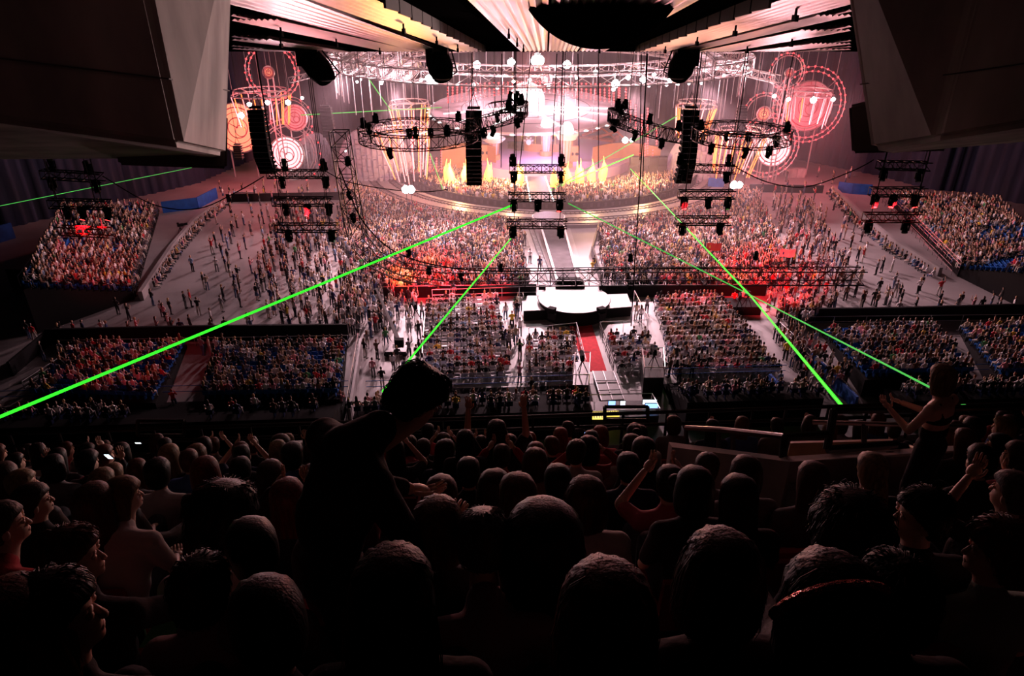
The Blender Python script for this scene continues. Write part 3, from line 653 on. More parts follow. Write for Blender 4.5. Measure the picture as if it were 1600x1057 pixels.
def clock(px, py, rp, Y, lab, mt='clock_white', tilt=(0, -1, .12)):
    c = at_y(px, py, Y); D = c.y * CT + (CAM_H - c.z) * ST; r = rp * D / FPX; n = Vector(tilt).normalized(); q = n.to_track_quat('Z', 'Y')
    e = empty('set_clock', c, 0, lab, 'clock', 'round clock faces')
    m = MB(); m.disc((0, 0, 0), n, r, 40, .3); m.build('face', mt, e)
    m = MB(); m.torus(n * .16, n, r * .98, .12, 40, 5); m.build('rim', 'silver', e); m = MB(); m.torus(n * .16, n, r * .80, .09, 40, 4); m.torus(n * .16, n, r * .62, .05, 40, 4); m.torus(n * .16, n, r * .40, .08, 32, 4); m.build('dial_rings', 'dial_pink', e)
    m = MB()
    for k in range(12):
        a = k * math.pi / 6; d = q @ Vector((math.cos(a), math.sin(a), 0)); m.tube(d * r * .83 + n * .2, d * r * .95 + n * .2, .07)
    m.build('hour_marks', 'dial_pink', e)
    m = MB(); m.tube(n * .22, q @ Vector((.1 * r, .62 * r, .22)), .08, .03); m.tube(n * .22, q @ Vector((-.35 * r, .2 * r, .22)), .1, .04)
    m.torus(n * .2 + q @ Vector((.12 * r, -.12 * r, 0)), n, r * .22, .06, 20, 4); m.build('hands', 'dial_pink', e)
    if rp < 40:
        base = -c.z + .05
        m = MB(); m.tube((-r * .5, .3, -r * .8), (-r * .5, .3, base), .12); m.tube((r * .5, .3, -r * .8), (r * .5, .3, base), .12); m.build('stand', 'truss_pale', e)
    return e
clock(449, 241, 27, 112, 'glowing white clock face at left, behind the leaning line array speaker')
wheel(452, 238, 49, 113, 18, 'large thin wheel with red bulbs around the left white clock', rings=(1.0, .86, .78))
wheel(455, 186, 33, 114, 14, 'wheel with red bulbs just above the left white clock')
clock(461, 184, 20, 113, 'pale clock with a bright centre above the left white clock', 'set_disc')
wheel(425, 112, 42, 112, 26, 'red-bulb wheel near the roof edge at upper left')
clock(420, 113, 9, 111, 'small glowing round face in the wheel near the roof edge at upper left', 'clock_orange')
clock(372, 200, 38, 114, 'glowing orange disc half hidden by the left concrete mass', 'clock_orange')
clock(1208, 232, 27, 112, 'glowing white clock face at right')
wheel(1200, 228, 48, 113, 24, 'large thin wheel with red bulbs around the right white clock', rings=(1.0, .87))
wheel(1193, 178, 31, 114, 18, 'wheel with red bulbs just above the right white clock')
clock(1193, 178, 11, 113, 'small glowing orange face inside the wheel above the right clock', 'clock_orange')
wheel(1264, 164, 56, 115, 34, 'largest red-bulb wheel, right of the two right clocks', rings=(1.0, .88, .62))
clock(1262, 166, 38, 116, 'dim pink disc inside the largest red-bulb wheel', 'set_disc')
wheel(1230, 112, 27, 112, 18, 'small red-bulb wheel near the roof edge at upper right')
clock(1233, 114, 7, 111, 'tiny glowing face in the red-bulb wheel at upper right', 'clock_orange')

def tubes(px, ytop, ybot, wt, wb, Y, n, lab, seed, frac=.45, lean=0):
    rr = random.Random(seed); c = at_y(px, ytop, Y); bz = at_y(px, ybot, Y).z; bz = max(bz, .6); D = c.y
    e = empty('light_tube_cluster', c, 0, lab, 'light tube cluster', 'clusters of hanging light tubes'); rt, rb = wt * D / FPX / 2, wb * D / FPX / 2
    m = MB(); m.torus((0, 0, .2), (0, 0, 1), rt, .12, 24, 5); m.torus((0, 0, .9), (0, 0, 1), rt * .9, .1, 24, 5)
    for k in range(8):
        a = k * .785; m.tube((rt * math.cos(a), rt * math.sin(a), .2), (rt * .9 * math.cos(a + .4), rt * .9 * math.sin(a + .4), .9), .06)
    m.build('hoop', 'truss_pale', e)
    for k in range(n):
        a = 2 * math.pi * k / n + rr.uniform(-.12, .12); l = (c.z - bz) * rr.uniform(.75, 1.0)
        p = Vector((rt * math.cos(a), rt * math.sin(a), 0)); q = Vector((rb * math.cos(a) + lean * D / FPX, rb * math.sin(a), -l))
        mm = MB(); mm.tube(p, q, .07, .07, 6); mm.build('light_tube', 'tube_orange' if rr.random() < frac else 'tube_pink', e)
    m = MB()
    for k in range(4): a = k * 1.571; m.tube((rt * math.cos(a), rt * math.sin(a), .9), (rt * math.cos(a), rt * math.sin(a), HZ - c.z), .03)
    m.build('suspension_cable', 'truss_pale', e)
tubes(640, 168, 222, 62, 46, 108, 16, 'cluster of red and pink light tubes above the left ring truss', 1)
tubes(628, 205, 282, 84, 54, 100, 18, 'cluster of orange and pink tubes hanging inside the left ring truss', 2, lean=6)
tubes(408, 150, 200, 84, 70, 108, 16, 'cluster of orange light tubes above the leaning line array at left', 3, .6)
tubes(1088, 168, 220, 60, 44, 108, 16, 'cluster of red light tubes left of the right line array top', 4, .6, lean=-4)
tubes(1158, 212, 278, 74, 56, 100, 18, 'cluster of orange tubes hanging inside the right ring truss', 5, .55, lean=-8)
tubes(1266, 150, 198, 66, 56, 110, 14, 'cluster of pink and orange tubes inside the largest right wheel', 6, .35)
# strings of small red bulbs
for i, (px, y0, y1) in enumerate([(700 + k * 7.2, 128 + abs(k - 18) * .25, 140 + abs(k - 18) * 1.1) for k in range(38)] + [(645, 215, 262), (655, 220, 268), (672, 245, 290), (682, 248, 292), (690, 236, 280), (985, 158, 190), (993, 165, 200), (1003, 180, 210), (1012, 170, 240), (1020, 235, 262), (1008, 225, 250), (1000, 240, 256), (968, 130, 150), (978, 135, 158), (1026, 200, 225)]):
    a = at_y(px, y0, 112); b = at_y(px, y1, 112); m = MB(); n = max(3, int((y1 - y0) / 4)); m.tube(a, b, .015, n=3)
    for k in range(n + 1): m.ball(a.lerp(b, k / n), .13, 6, 4)
    o = m.build('bulb_string', 'bulb_red', org=a); tag(o, ('vertical string of small red bulbs above the big disc, %s' % ('far left' if px < 760 else 'left part' if px < 830 else 'right part' if px < 900 else 'far right')) if i < 38 else 'vertical string of red bulbs beside the %s' % ('left light tubes' if px < 700 else 'right stacked speakers' if px > 1000 else 'right end of the big disc'), 'light string', 'strings of red bulbs over the stage')

# ------------------------------------------------------------------ trusses
def truss_mb(P, wd, r=.035, closed=False, bay=None, up=Vector((0, 0, 1))):
    m = MB(); P = [Vector(p) for p in P]; n = len(P); F = []
    for i in range(n):
        a = P[(i - 1) % n] if (closed or i > 0) else P[i]; b = P[(i + 1) % n] if (closed or i < n - 1) else P[i]
        t = (b - a).normalized(); s = t.cross(up).normalized() if abs(t.dot(up)) < .95 else Vector((1, 0, 0)); u = s.cross(t).normalized(); F.append((s, u))
    cor = [(-1, -1), (1, -1), (1, 1), (-1, 1)]
    def c(i, k): i %= n; return P[i] + (F[i][0] * cor[k][0] + F[i][1] * cor[k][1]) * wd / 2
    for i in range(n if closed else n - 1):
        for k in range(4):
            m.tube(c(i, k), c(i + 1, k), r, n=4, cap=False)
            k2 = (k + 1) % 4; m.tube(c(i, k), c(i, k2), r * .6, n=3, cap=False)
            m.tube(c(i, k), c(i + 1, k2), r * .6, n=3, cap=False) if (i + k) % 2 else m.tube(c(i, k2), c(i + 1, k), r * .6, n=3, cap=False)
    return m
def seg(a, b, step):
    a, b = Vector(a), Vector(b); n = max(1, int(round((b - a).length / step))); return [a.lerp(b, i / n) for i in range(n + 1)]
# moving-head lamp prototype: base, yoke, lamp head with lens
def fit(lab):
    for a, b in ((' the ', ' '), ('black ', ''), (' from its start', ''), (' dark ', ' '), ('spectator in ', ''), (' one on ', ' on '), (' of ', ' ')):
        if len(lab.split()) > 16: lab = lab.replace(a, b)
    return lab
def make_head(down=True, lens='glass_lens', name='moving_head_light'):
    s = -1 if down else 1
    e = empty(name)
    m = MB(); m.box((0, 0, s * .09), (.36, .36, .18)); m.box((0, 0, 0), (.14, .14, .14)); m.build('base', 'black', e)
    m = MB(); m.box((-.2, 0, s * .36), (.06, .16, .4)); m.box((.2, 0, s * .36), (.06, .16, .4)); m.box((0, 0, s * .2), (.44, .2, .07)); m.build('yoke', 'black', e)
    m = MB(); d = Vector((0, -.45, -.75)).normalized() if down else Vector((0, -.3, .8)).normalized()
    m.tube(-d * .24, d * .12, .13, .165, 12); m.tube(d * .12, d * .24, .165, .17, 12); m.ball(-d * .24, (.12, .12, .12), 10, 6)
    h = m.build('lamp_head', 'black', e); h.location = (0, 0, s * .48)
    m = MB(); m.tube(d * .24, d * .26, .13, .13, 12); m.build('lens', lens, h)
    return e
H_down = make_head(True); H_up = make_head(False); H_red = make_head(True, 'lamp_red')
register(None)
USED_PROTO = set()
def head(kind, loc, rz, lab, grp, sc=1.0):
    lab = fit(lab)
    sc *= .74; loc = Vector(loc) + Vector((0, 0, .03 if kind is not H_up else -.03))
    if kind.name in USED_PROTO: o = dup(kind, loc, rz)
    else: USED_PROTO.add(kind.name); o = kind; o.location = loc; o.rotation_euler = (0, 0, rz)
    o.scale = (sc, sc, sc); o['label'] = lab; o['category'] = 'stage light'; o['group'] = grp; return o
def bar_truss(x0, x1, y, Y, lab, downs=(), ups=(), reds=(), wd=.36, mt='truss_dark', y1=None, cables=True, sc=1.0, dt=0):
    a, b = at_y(x0, y, Y), at_y(x1, y1 or y, Y + dt); P = seg(Vector((0, 0, 0)), b - a, .42)
    o = truss_mb(P, wd, .03).build('lighting_truss', mt); o.location = a; tag(o, 'dark ' + lab if len(lab.split()) > 3 else 'dark straight ' + lab, 'lighting truss', 'straight lighting trusses')
    m = MB()
    for t in (.12, .88):
        p = (b - a) * t; top = roof_z(a.y) + .3 if a.y <= RE else HZ
        m.tube(p + Vector((0, 0, wd / 2)), Vector((p.x, p.y, top - a.z)), .02)
    if cables: m.build('suspension_cable', 'black', o)
    short = lab.split(' truss')[0]
    WORDS = ('leftmost', 'middle', 'rightmost')
    for lst, kd, word in ((downs, H_down, 'pointing down'), (ups, H_up, 'standing upright'), (reds, H_red, 'glowing red')):
        for qi, t in enumerate(lst):
            pos = 'only' if len(lst) == 1 else ('left', 'right')[qi] if len(lst) == 2 else WORDS[qi]
            p = a + (b - a) * t; p.z += (wd / 2 + .02) * (1 if kd is H_up else -1)
            head(kd, p, R.uniform(-.7, .7), 'black moving-head lamp %s, %s one on the %s truss' % (word, pos, short), 'moving heads %s on the %s truss' % (word, short), sc)
    return o
bar_truss(796, 884, 264, 34, 'upper middle truss in front of the stage', downs=(.08, .92), ups=(.06, .92))
bar_truss(794, 884, 308, 32, 'second middle truss in front of the catwalk', downs=(.1, .52), reds=(.9,))
bar_truss(792, 886, 350, 31, 'third middle truss above the catwalk', downs=(.1, .9), mt='truss_dark')
bar_truss(418, 512, 272, 33, 'upper left truss under the leaning speaker', downs=(.22, .95), ups=(.3, .95))
bar_truss(426, 520, 315, 32, 'second left truss', downs=(.2, .92), reds=(.56,))
bar_truss(432, 528, 356, 31, 'third left truss', downs=(.18, .88))
bar_truss(1062, 1150, 262, 34, 'upper right truss beside the line array', downs=(.1, .85), ups=(.0, .85), y1=265)
bar_truss(1060, 1148, 304, 32, 'second right truss', downs=(.55, .9), reds=(.12,))
bar_truss(1056, 1142, 345, 31, 'third right truss', downs=(.14, .82))
bar_truss(66, 160, 272, 30, 'far left upper truss before the curtain', downs=(.12, .85), ups=(.2, .8), y1=278)
bar_truss(78, 172, 318, 29, 'far left middle truss over the grandstand', downs=(.25,), reds=(.5, .92), y1=320)
bar_truss(95, 172, 360, 29, 'far left lower truss, red light painted on', mt='red_plastic', y1=364)  # red light on the truss is put into its base colour
bar_truss(1372, 1452, 258, 31, 'far right upper truss under the dark box', downs=(.15, .85), y1=260)
bar_truss(1360, 1446, 300, 30, 'far right middle truss over the floor', reds=(.12, .45, .85))
bar_truss(1350, 1436, 340, 29, 'far right lower truss, red light painted on', mt='red_plastic', downs=(.12, .8))  # red base colour stands for the red light on this truss

# ring trusses
def ring_truss(px, py, rpx, Y, lab, a0, a1, nh, seed, wd=.75, z=None, mt='truss_dark', tilt=0):
    c = at_y(px, py, Y); D = c.y * CT + (CAM_H - c.z) * ST; r = rpx * D / FPX; n = 30
    P = []
    for i in range(n + 1):
        a = math.radians(a0 + (a1 - a0) * i / n); P.append(Vector((r * math.cos(a), r * math.sin(a), tilt * math.cos(a))))
    o = truss_mb(P, wd, .035).build('ring_truss', mt); o.location = c; tag(o, lab, 'ring truss', 'curved lighting trusses')
    m = MB(); rr = random.Random(seed)
    for k in range(6):
        p = P[int(k * n / 5.01)]; m.tube(p, Vector((p.x, p.y, HZ - c.z)), .02)
    m.build('suspension_cable', 'dark_metal', o)
    for k in range(nh):
        a = math.radians(a0 + (a1 - a0) * (k + .3 + rr.random() * .4) / nh); p = c + Vector((r * math.cos(a), r * math.sin(a), tilt * math.cos(a)))
        up_ = rr.random() < .5; p.z += (wd / 2) * (1 if up_ else -1)
        head(H_up if up_ else H_down, p, rr.uniform(0, 6), 'black moving-head lamp %s the %s, %s from its start' % ('standing on' if up_ else 'hanging under', lab.replace(' around the hanging tubes', ''), ('first', 'second', 'third', 'fourth', 'fifth', 'sixth', 'seventh', 'eighth', 'ninth', 'tenth', 'eleventh')[k]), 'moving heads %s the %s' % ('on' if up_ else 'under', lab), 1.15)
    return o
ring_truss(654, 208, 84, 45, 'dark left ring truss around the hanging tubes', 0, 360, 11, 1)
ring_truss(754, 182, 62, 46, 'dark curved truss behind the middle line array', -100, 80, 9, 2, tilt=.5)
ring_truss(1158, 210, 66, 45, 'dark right ring truss around the hanging tubes', 0, 360, 9, 3)
ring_truss(1022, 196, 64, 46, 'dark curved truss left of the right line array', 120, 300, 9, 4, tilt=-.6)

# pale trusses over the stage with floodlights
c = Vector((4, 110, 19.2))
P = [Vector((30 * math.cos(a), 30 * math.sin(a), 0)) for a in [2 * math.pi * i / 72 for i in range(72)]]
o = truss_mb(P, 1.5, .09, closed=True).build('stage_ring_truss', 'truss_pale'); o.location = c; tag(o, 'huge pale ring of trusses over the whole stage', 'ring truss')
P = [Vector((21 * math.cos(a), 21 * math.sin(a), 0)) for a in [2 * math.pi * i / 54 for i in range(54)]]
m = truss_mb(P, 1.2, .08, closed=True)
for k in range(12):
    a = k * math.pi / 6; mm = truss_mb(seg(Vector((21 * math.cos(a), 21 * math.sin(a), 0)), Vector((30 * math.cos(a), 30 * math.sin(a), 0)), 1.5), 1.0, .07); m.add(mm.v, mm.f)
m.build('inner_ring', 'truss_pale', o)
m = MB()
for k in range(90):
    a = R.uniform(0, 6.283); rr_ = R.choice((21, 30, 30, 26)); p = Vector((rr_ * math.cos(a), rr_ * math.sin(a), 0)); m.tube(p, p + Vector((0, 0, HZ - 19.2)), .035, n=3)
m.build('suspension_cable', 'truss_pale', o)
m = MB()
for k in range(46):
    a = math.radians(180 + 180 * k / 45); p = Vector((30 * math.cos(a), 30 * math.sin(a), -.8)); m.tube(p, p + Vector((0, 0, -R.uniform(2, 5))), .04, n=3)
m.build('hanging_rod', 'truss_pale', o)
# fanned pale trusses at the upper left of the ring
for i, px in enumerate((556, 578, 598, 620, 645)):
    a = at_y(px - 18, 104 + i * 4, 86); b = at_y(px + 6, 86 + i * 3, 100)
    o = truss_mb(seg(Vector((0, 0, 0)), b - a, 1.4), 1.3, .07).build('fan_truss', 'truss_pale'); o.location = a
    tag(o, 'short pale slanting truss below the roof edge, %s from the left' % ('first', 'second', 'third', 'fourth', 'fifth')[i], 'truss', 'short pale slanting trusses left'); m = MB(); m.tube((0, 0, 0), (0, 0, HZ - a.z), .03); m.tube(b - a, b - a + Vector((0, 0, HZ - b.z)), .03); m.build('suspension_cable', 'truss_pale', o)
for i, px in enumerate((1060, 1080, 1100, 1120)):
    a = at_y(px + 6, 112 - i * 3, 86); b = at_y(px - 12, 92 - i * 2, 100)
    o = truss_mb(seg(Vector((0, 0, 0)), b - a, 1.4), 1.3, .07).build('fan_truss', 'truss_pale'); o.location = a
    tag(o, 'short pale slanting truss right of the stage lamps, %s from the left' % ('first', 'second', 'third', 'fourth')[i], 'truss', 'short pale slanting trusses right'); m = MB(); m.tube((0, 0, 0), (0, 0, HZ - a.z), .03); m.tube(b - a, b - a + Vector((0, 0, HZ - b.z)), .03); m.build('suspension_cable', 'truss_pale', o)
# long curved truss at upper right, ladder frames in the background
a = at_y(1140, 107, 100); b = at_y(1215, 124, 92); o = truss_mb(seg(Vector((0, 0, 0)), b - a, 1.2), .9, .06).build('slanting_truss', 'truss_pale'); o.location = a; tag(o, 'thin pale truss running to the red-bulb wheels at upper right', 'truss')
a = at_y(455, 125, 100); b = at_y(560, 98, 92); o = truss_mb(seg(Vector((0, 0, 0)), b - a, 1.2), .7, .05).build('slanting_truss', 'truss_pale'); o.location = a; tag(o, 'thin pale truss running from the red-bulb wheels at upper left', 'truss')

# floodlights: visible lamps with real light
FLOODS = [(840, 94, 106, 1.0, 1.0), (799, 97, 106, .6, .7), (745, 101, 100, .55, .6), (886, 101, 104, .6, .6), (672, 122, 84, .55, .6), (704, 118, 86, .3, .3), (962, 131, 82, .5, .6), (1005, 124, 84, .4, .4), (1022, 117, 86, .25, .3),
          (634, 296, 78, .5, .5), (642, 296, 78, .5, .5), (1147, 289, 80, .5, .5), (1155, 289, 80, .45, .5), (977, 219, 108, .5, .4), (988, 219, 108, .4, .3), (418, 160, 100, .35, .3), (450, 160, 100, .4, .4), (390, 163, 100, .35, .3), (377, 180, 100, .45, .4), (472, 153, 100, .22, .1), (1210, 150, 104, .3, .3), (1232, 155, 104, .32, .3), (1271, 156, 104, .5, .4), (1302, 155, 104, .32, .3), (1088, 228, 60, .14, .05), (558, 128, 90, .16, .05), (597, 127, 90, .16, .05), (1045, 125, 60, .12, .03), (1065, 125, 60, .12, .03), (540, 236, 96, .15, .03)]
FLOOD_POS = []
for i, (px, py, Y, r, pw) in enumerate(FLOODS):
    p = at_y(px, py, Y); FLOOD_POS.append((p, pw)); m = MB(); m.tube((0, -.05 * 0, 0), (0, .5, .15), r, r * .55, 16); o = m.build('floodlight', 'dark_metal'); o.location = p
    m = MB(); m.ball((0, -.02, 0), (r * .95, r * .3, r * .95), 14, 8); m.build('lens', 'lamp_white', o)
    m = MB(); m.tube((0, .3, 0), (0, .3, HZ - p.z if py < 270 else -p.z), .035); m.build('hanging_pole' if py < 270 else 'stand_pole', 'dark_metal', o)
    where = 'over the stage' if 660 < px < 1030 and py < 140 else ('beside the left clocks' if px < 480 else 'beside the right clocks' if px > 1200 else 'low in front of the left rock wall' if 620 < px < 650 else 'low right of the right rock wall' if 1140 < px < 1160 else 'in the air right of the stage' if px > 900 else 'in the air left of the stage')
    tag(o, 'dazzling white floodlight %s, %s' % (where, ('largest, at the very middle', 'left of the middle one', 'second left of the middle', 'right of the middle one', 'by the second horn speaker, left', 'by the second horn speaker, right', 'right of the disc top', 'lower far right', 'far right', 'left twin', 'right twin', 'left twin', 'right twin', 'left half', 'right half', 'second from left', 'third from left', 'uppermost left', 'at the orange disc', 'rightmost', 'leftmost', 'second from left', 'largest', 'rightmost', 'small, beside the right line array', 'small, left', 'small, right', 'small, left of the third horn', 'small, right of the third horn', 'small, on the ladder truss')[i]), 'floodlight', 'floodlights ' + where)
# small twinkling lamps along the ring
for k in range(40):
    a = math.radians(185 + 170 * (k + R.random() * .5) / 40); p = Vector((4 + 30 * math.cos(a), 110 + 30 * math.sin(a), 18.2 + R.uniform(-.2, 1.8)))
    m = MB(); m.ball((0, 0, 0), R.uniform(.12, .26), 8, 6); o = m.build('ring_lamp', 'lamp_soft' if k % 3 else 'lamp_white'); o.location = p; tag(o, 'small bright lamp on the huge pale ring of trusses', 'lamp', 'small lamps on the stage ring')

# line arrays
def line_array(pts, wpx, Y, lab, mt='black', nb=13, grp='line array speakers'):
    P = [at_y(x, y, Y) for x, y in pts]; D = P[0].y; wd = wpx * (P[0].y * CT + (CAM_H - P[0].z) * ST) / FPX; o0 = P[0]
    e = empty('line_array_speaker', o0, 0, lab, 'line array speaker', grp)
    def S(t):
        t *= len(P) - 1; i = min(int(t), len(P) - 2); return P[i].lerp(P[i + 1], t - i) - o0
    for k in range(nb):
        a, b = S(k / nb), S((k + .94) / nb); sw = .12 * k / nb
        m = MB(); dy = .9
        m.hexa([b + Vector((-wd / 2, -.1, 0)), b + Vector((wd / 2, -.1, 0)), b + Vector((wd / 2, dy, .1)), b + Vector((-wd / 2, dy, .1)), a + Vector((-wd / 2, -.1, 0)), a + Vector((wd / 2, -.1, 0)), a + Vector((wd / 2, dy, -.1)), a + Vector((-wd / 2, dy, -.1))])
        m.build('cabinet', mt, e)
    m = MB(); m.box((0, .3, .15), (wd * .8, .6, .12)); m.tube((-wd * .3, .3, .2), (0, .3, 1.2), .03); m.tube((wd * .3, .3, .2), (0, .3, 1.2), .03); m.tube((0, .3, 1.2), (0, .3, HZ - o0.z), .03); m.build('hanging_frame', 'dark_metal', e)
line_array([(740, 173), (740, 250), (741, 290)], 25, 50, 'black vertical line array speaker left of the stage middle')
line_array([(399, 172), (402, 200), (409, 245), (419, 272)], 25, 50, 'black curved line array speaker at left, before the white clock')
line_array([(1080, 172), (1079, 215), (1075, 255), (1067, 287)], 25, 50, 'black curved line array speaker right of the stage')
line_array([(507, 168), (511, 190), (514, 215)], 18, 95, 'small grey line array far behind the left ladder truss', 'dark_metal', 9)
line_array([(1161, 168), (1159, 190), (1157, 212)], 14, 95, 'small grey line array far behind the right ring truss', 'dark_metal', 9)
line_array([(370, 228), (371, 238), (373, 250)], 12, 95, 'tiny dark line array beside the left concrete mass', 'dark_metal', 6)

# big dark truss in front: ladder at left, long run at the bottom
def poly_truss(pix, Y, wd, lab, name='long_truss', mt='truss_dark', r=.035, step=.9, cat='lighting truss'):
    P = []
    Q = [at_y(x, y, (Y if len(p_) == 2 else p_[2])) for p_ in pix for x, y in [p_[:2]]]
    for a, b in zip(Q, Q[1:]): P += seg(a, b, step)[:-1]
    P.append(Q[-1]); o0 = P[0]; o = truss_mb([p - o0 for p in P], wd, r).build(name, mt); o.location = o0; return tag(o, lab, cat)
poly_truss([(530, 205), (537, 250), (545, 300), (553, 345), (560, 372)], 46, 1.1, 'tall leaning ladder truss between the rock wall and the left floor', 'ladder_truss', 'truss_dark', .05, 1.0)
t1 = poly_truss([(560, 375), (585, 405), (625, 424), (690, 433), (800, 434), (1000, 432), (1200, 432), (1348, 432)], 45, 1.0, 'very long dark truss crossing the picture above the round platform', r=.045)
poly_truss([(1197, 415), (1290, 415)], 43, .35, 'short thin black truss at right above the long truss', 'lighting_truss', r=.03, step=.5)
for i, (px, py, up_) in enumerate(((638, 390, 0), (670, 428, 1), (720, 428, 0), (783, 424, 1), (985, 408, 1), (985, 442, 0), (1180, 405, 1), (544, 258, 1), (545, 300, 0), (551, 335, 0))):
    p = at_y(px, py, 45); head(H_up if up_ else H_down, p, i, 'black moving-head lamp on the %s, %s' % (('long dark truss', ('near its left bend', 'left of the crane', 'above the left block', 'left of the round platform', 'right of the platform, upper', 'right of the platform, lower', 'near its right end')[i]) if i < 7 else ('leaning ladder truss', ('top', 'middle', 'bottom')[i - 7])), 'moving heads on the long dark truss', 1.1)
# cables
def cable(pix, Y, lab, r=.03, mt='black'):
    P = [at_y(p_[0], p_[1], Y if len(p_) == 2 else p_[2]) for p_ in pix]; Q = []
    for i in range(len(P) - 1):
        for k in range(6):
            t = k / 6; p0, p1, p2, p3 = P[max(i - 1, 0)], P[i], P[i + 1], P[min(i + 2, len(P) - 1)]
            Q.append(.5 * ((2 * p1) + (p2 - p0) * t + (2 * p0 - 5 * p1 + 4 * p2 - p3) * t * t + (3 * p1 - p0 - 3 * p2 + p3) * t ** 3))
    Q.append(P[-1]); m = MB(); m.path(Q, r, 5); return tag(m.build('cable', mt, org=Q[0]), lab, 'cable')
cable([(500, 262), (540, 283), (600, 295), (660, 300), (700, 296)], 42, 'sagging black cable in front of the left rock wall')
cable([(530, 262), (545, 300), (570, 350), (620, 395), (700, 418), (800, 424), (1000, 420), (1190, 420)], 44, 'long drooping black cable along the ladder and the long truss', .045)
cable([(160, 275), (240, 320), (310, 326), (370, 300), (412, 276)], 36, 'black cable sagging between the far left truss and the leaning speaker')
cable([(1150, 262), (1200, 285), (1260, 292), (1330, 268), (1365, 250)], 36, 'black cable sagging between the upper right truss and the dark box')
for i, (x0, x1, y1) in enumerate(((1012, 986, 510), (1002, 1000, 250), (784, 783, 262), (737, 737, 172), (1010, 1004, 300), (1240, 1212, 215), (870, 862, 262), (830, 812, 262), (935, 935, 262), (903, 905, 262))):
    cable([(x0, 84, 31.5), ((x0 + x1) / 2, (84 + y1) / 2, 33), (x1, y1, 34)], 34, 'thin black wire hanging from the roof edge %s' % ('right of the stage to the long truss', 'just right of the stage disc', 'near the stage middle, left one', 'to the middle line array', 'crossing behind the right wire', 'to the right ring truss', 'to the upper middle truss', 'slanting to the upper middle truss', 'over the right of the disc', 'right of the globe')[i], .022 if i else .03)['group'] = 'wires from the roof edge'

# laser beams
def laser(a, b, r, lab, mt='laser'):
    A_, B_ = at_y(*a), at_y(*b); m = MB(); m.tube((0, 0, 0), B_ - A_, r, r, 8); o = m.build('laser_beam', mt); o.location = A_; return tag(o, lab, 'laser beam')
laser((800, 321, 33), (-30, 664, 14), .042, 'broad green laser beam running down to the left edge')
laser((799, 372, 33), (598, 612, 15), .03, 'green laser beam falling to the dark standing man')
laser((985, 264, 106), (1172, 462, 33), .05, 'yellowish green laser beam from the stage towards the right', 'laser')
laser((1172, 462, 33), (1320, 640, 12.5), .042, 'bright green laser beam ending at the balcony rail at right')
laser((888, 318, 33), (1160, 455, 26), .024, 'faint green laser beam above the right crowd', 'laser_thin')
laser((1160, 455, 26), (1520, 640, 11), .022, 'thin green laser beam ending behind the standing woman', 'laser_thin')
laser((470, 180, 100), (690, 168, 100), .06, 'faint green laser line in front of the far curtain at left', 'laser_thin')
laser((560, 100, 96), (610, 172, 100), .07, 'short green laser line near the pale trusses at left', 'laser_thin')
laser((0, 322, 60), (300, 262, 80), .025, 'faint green laser line across the left curtain', 'laser_thin')
laser((1060, 180, 100), (870, 292, 100), .07, 'green laser line crossing the right side of the stage', 'laser_thin')
laser((672, 240, 100), (692, 296, 100), .07, 'green laser line at the left stage corner', 'laser_thin')
laser((990, 242, 104), (850, 302, 104), .09, 'bright green laser line low across the flames', 'laser')
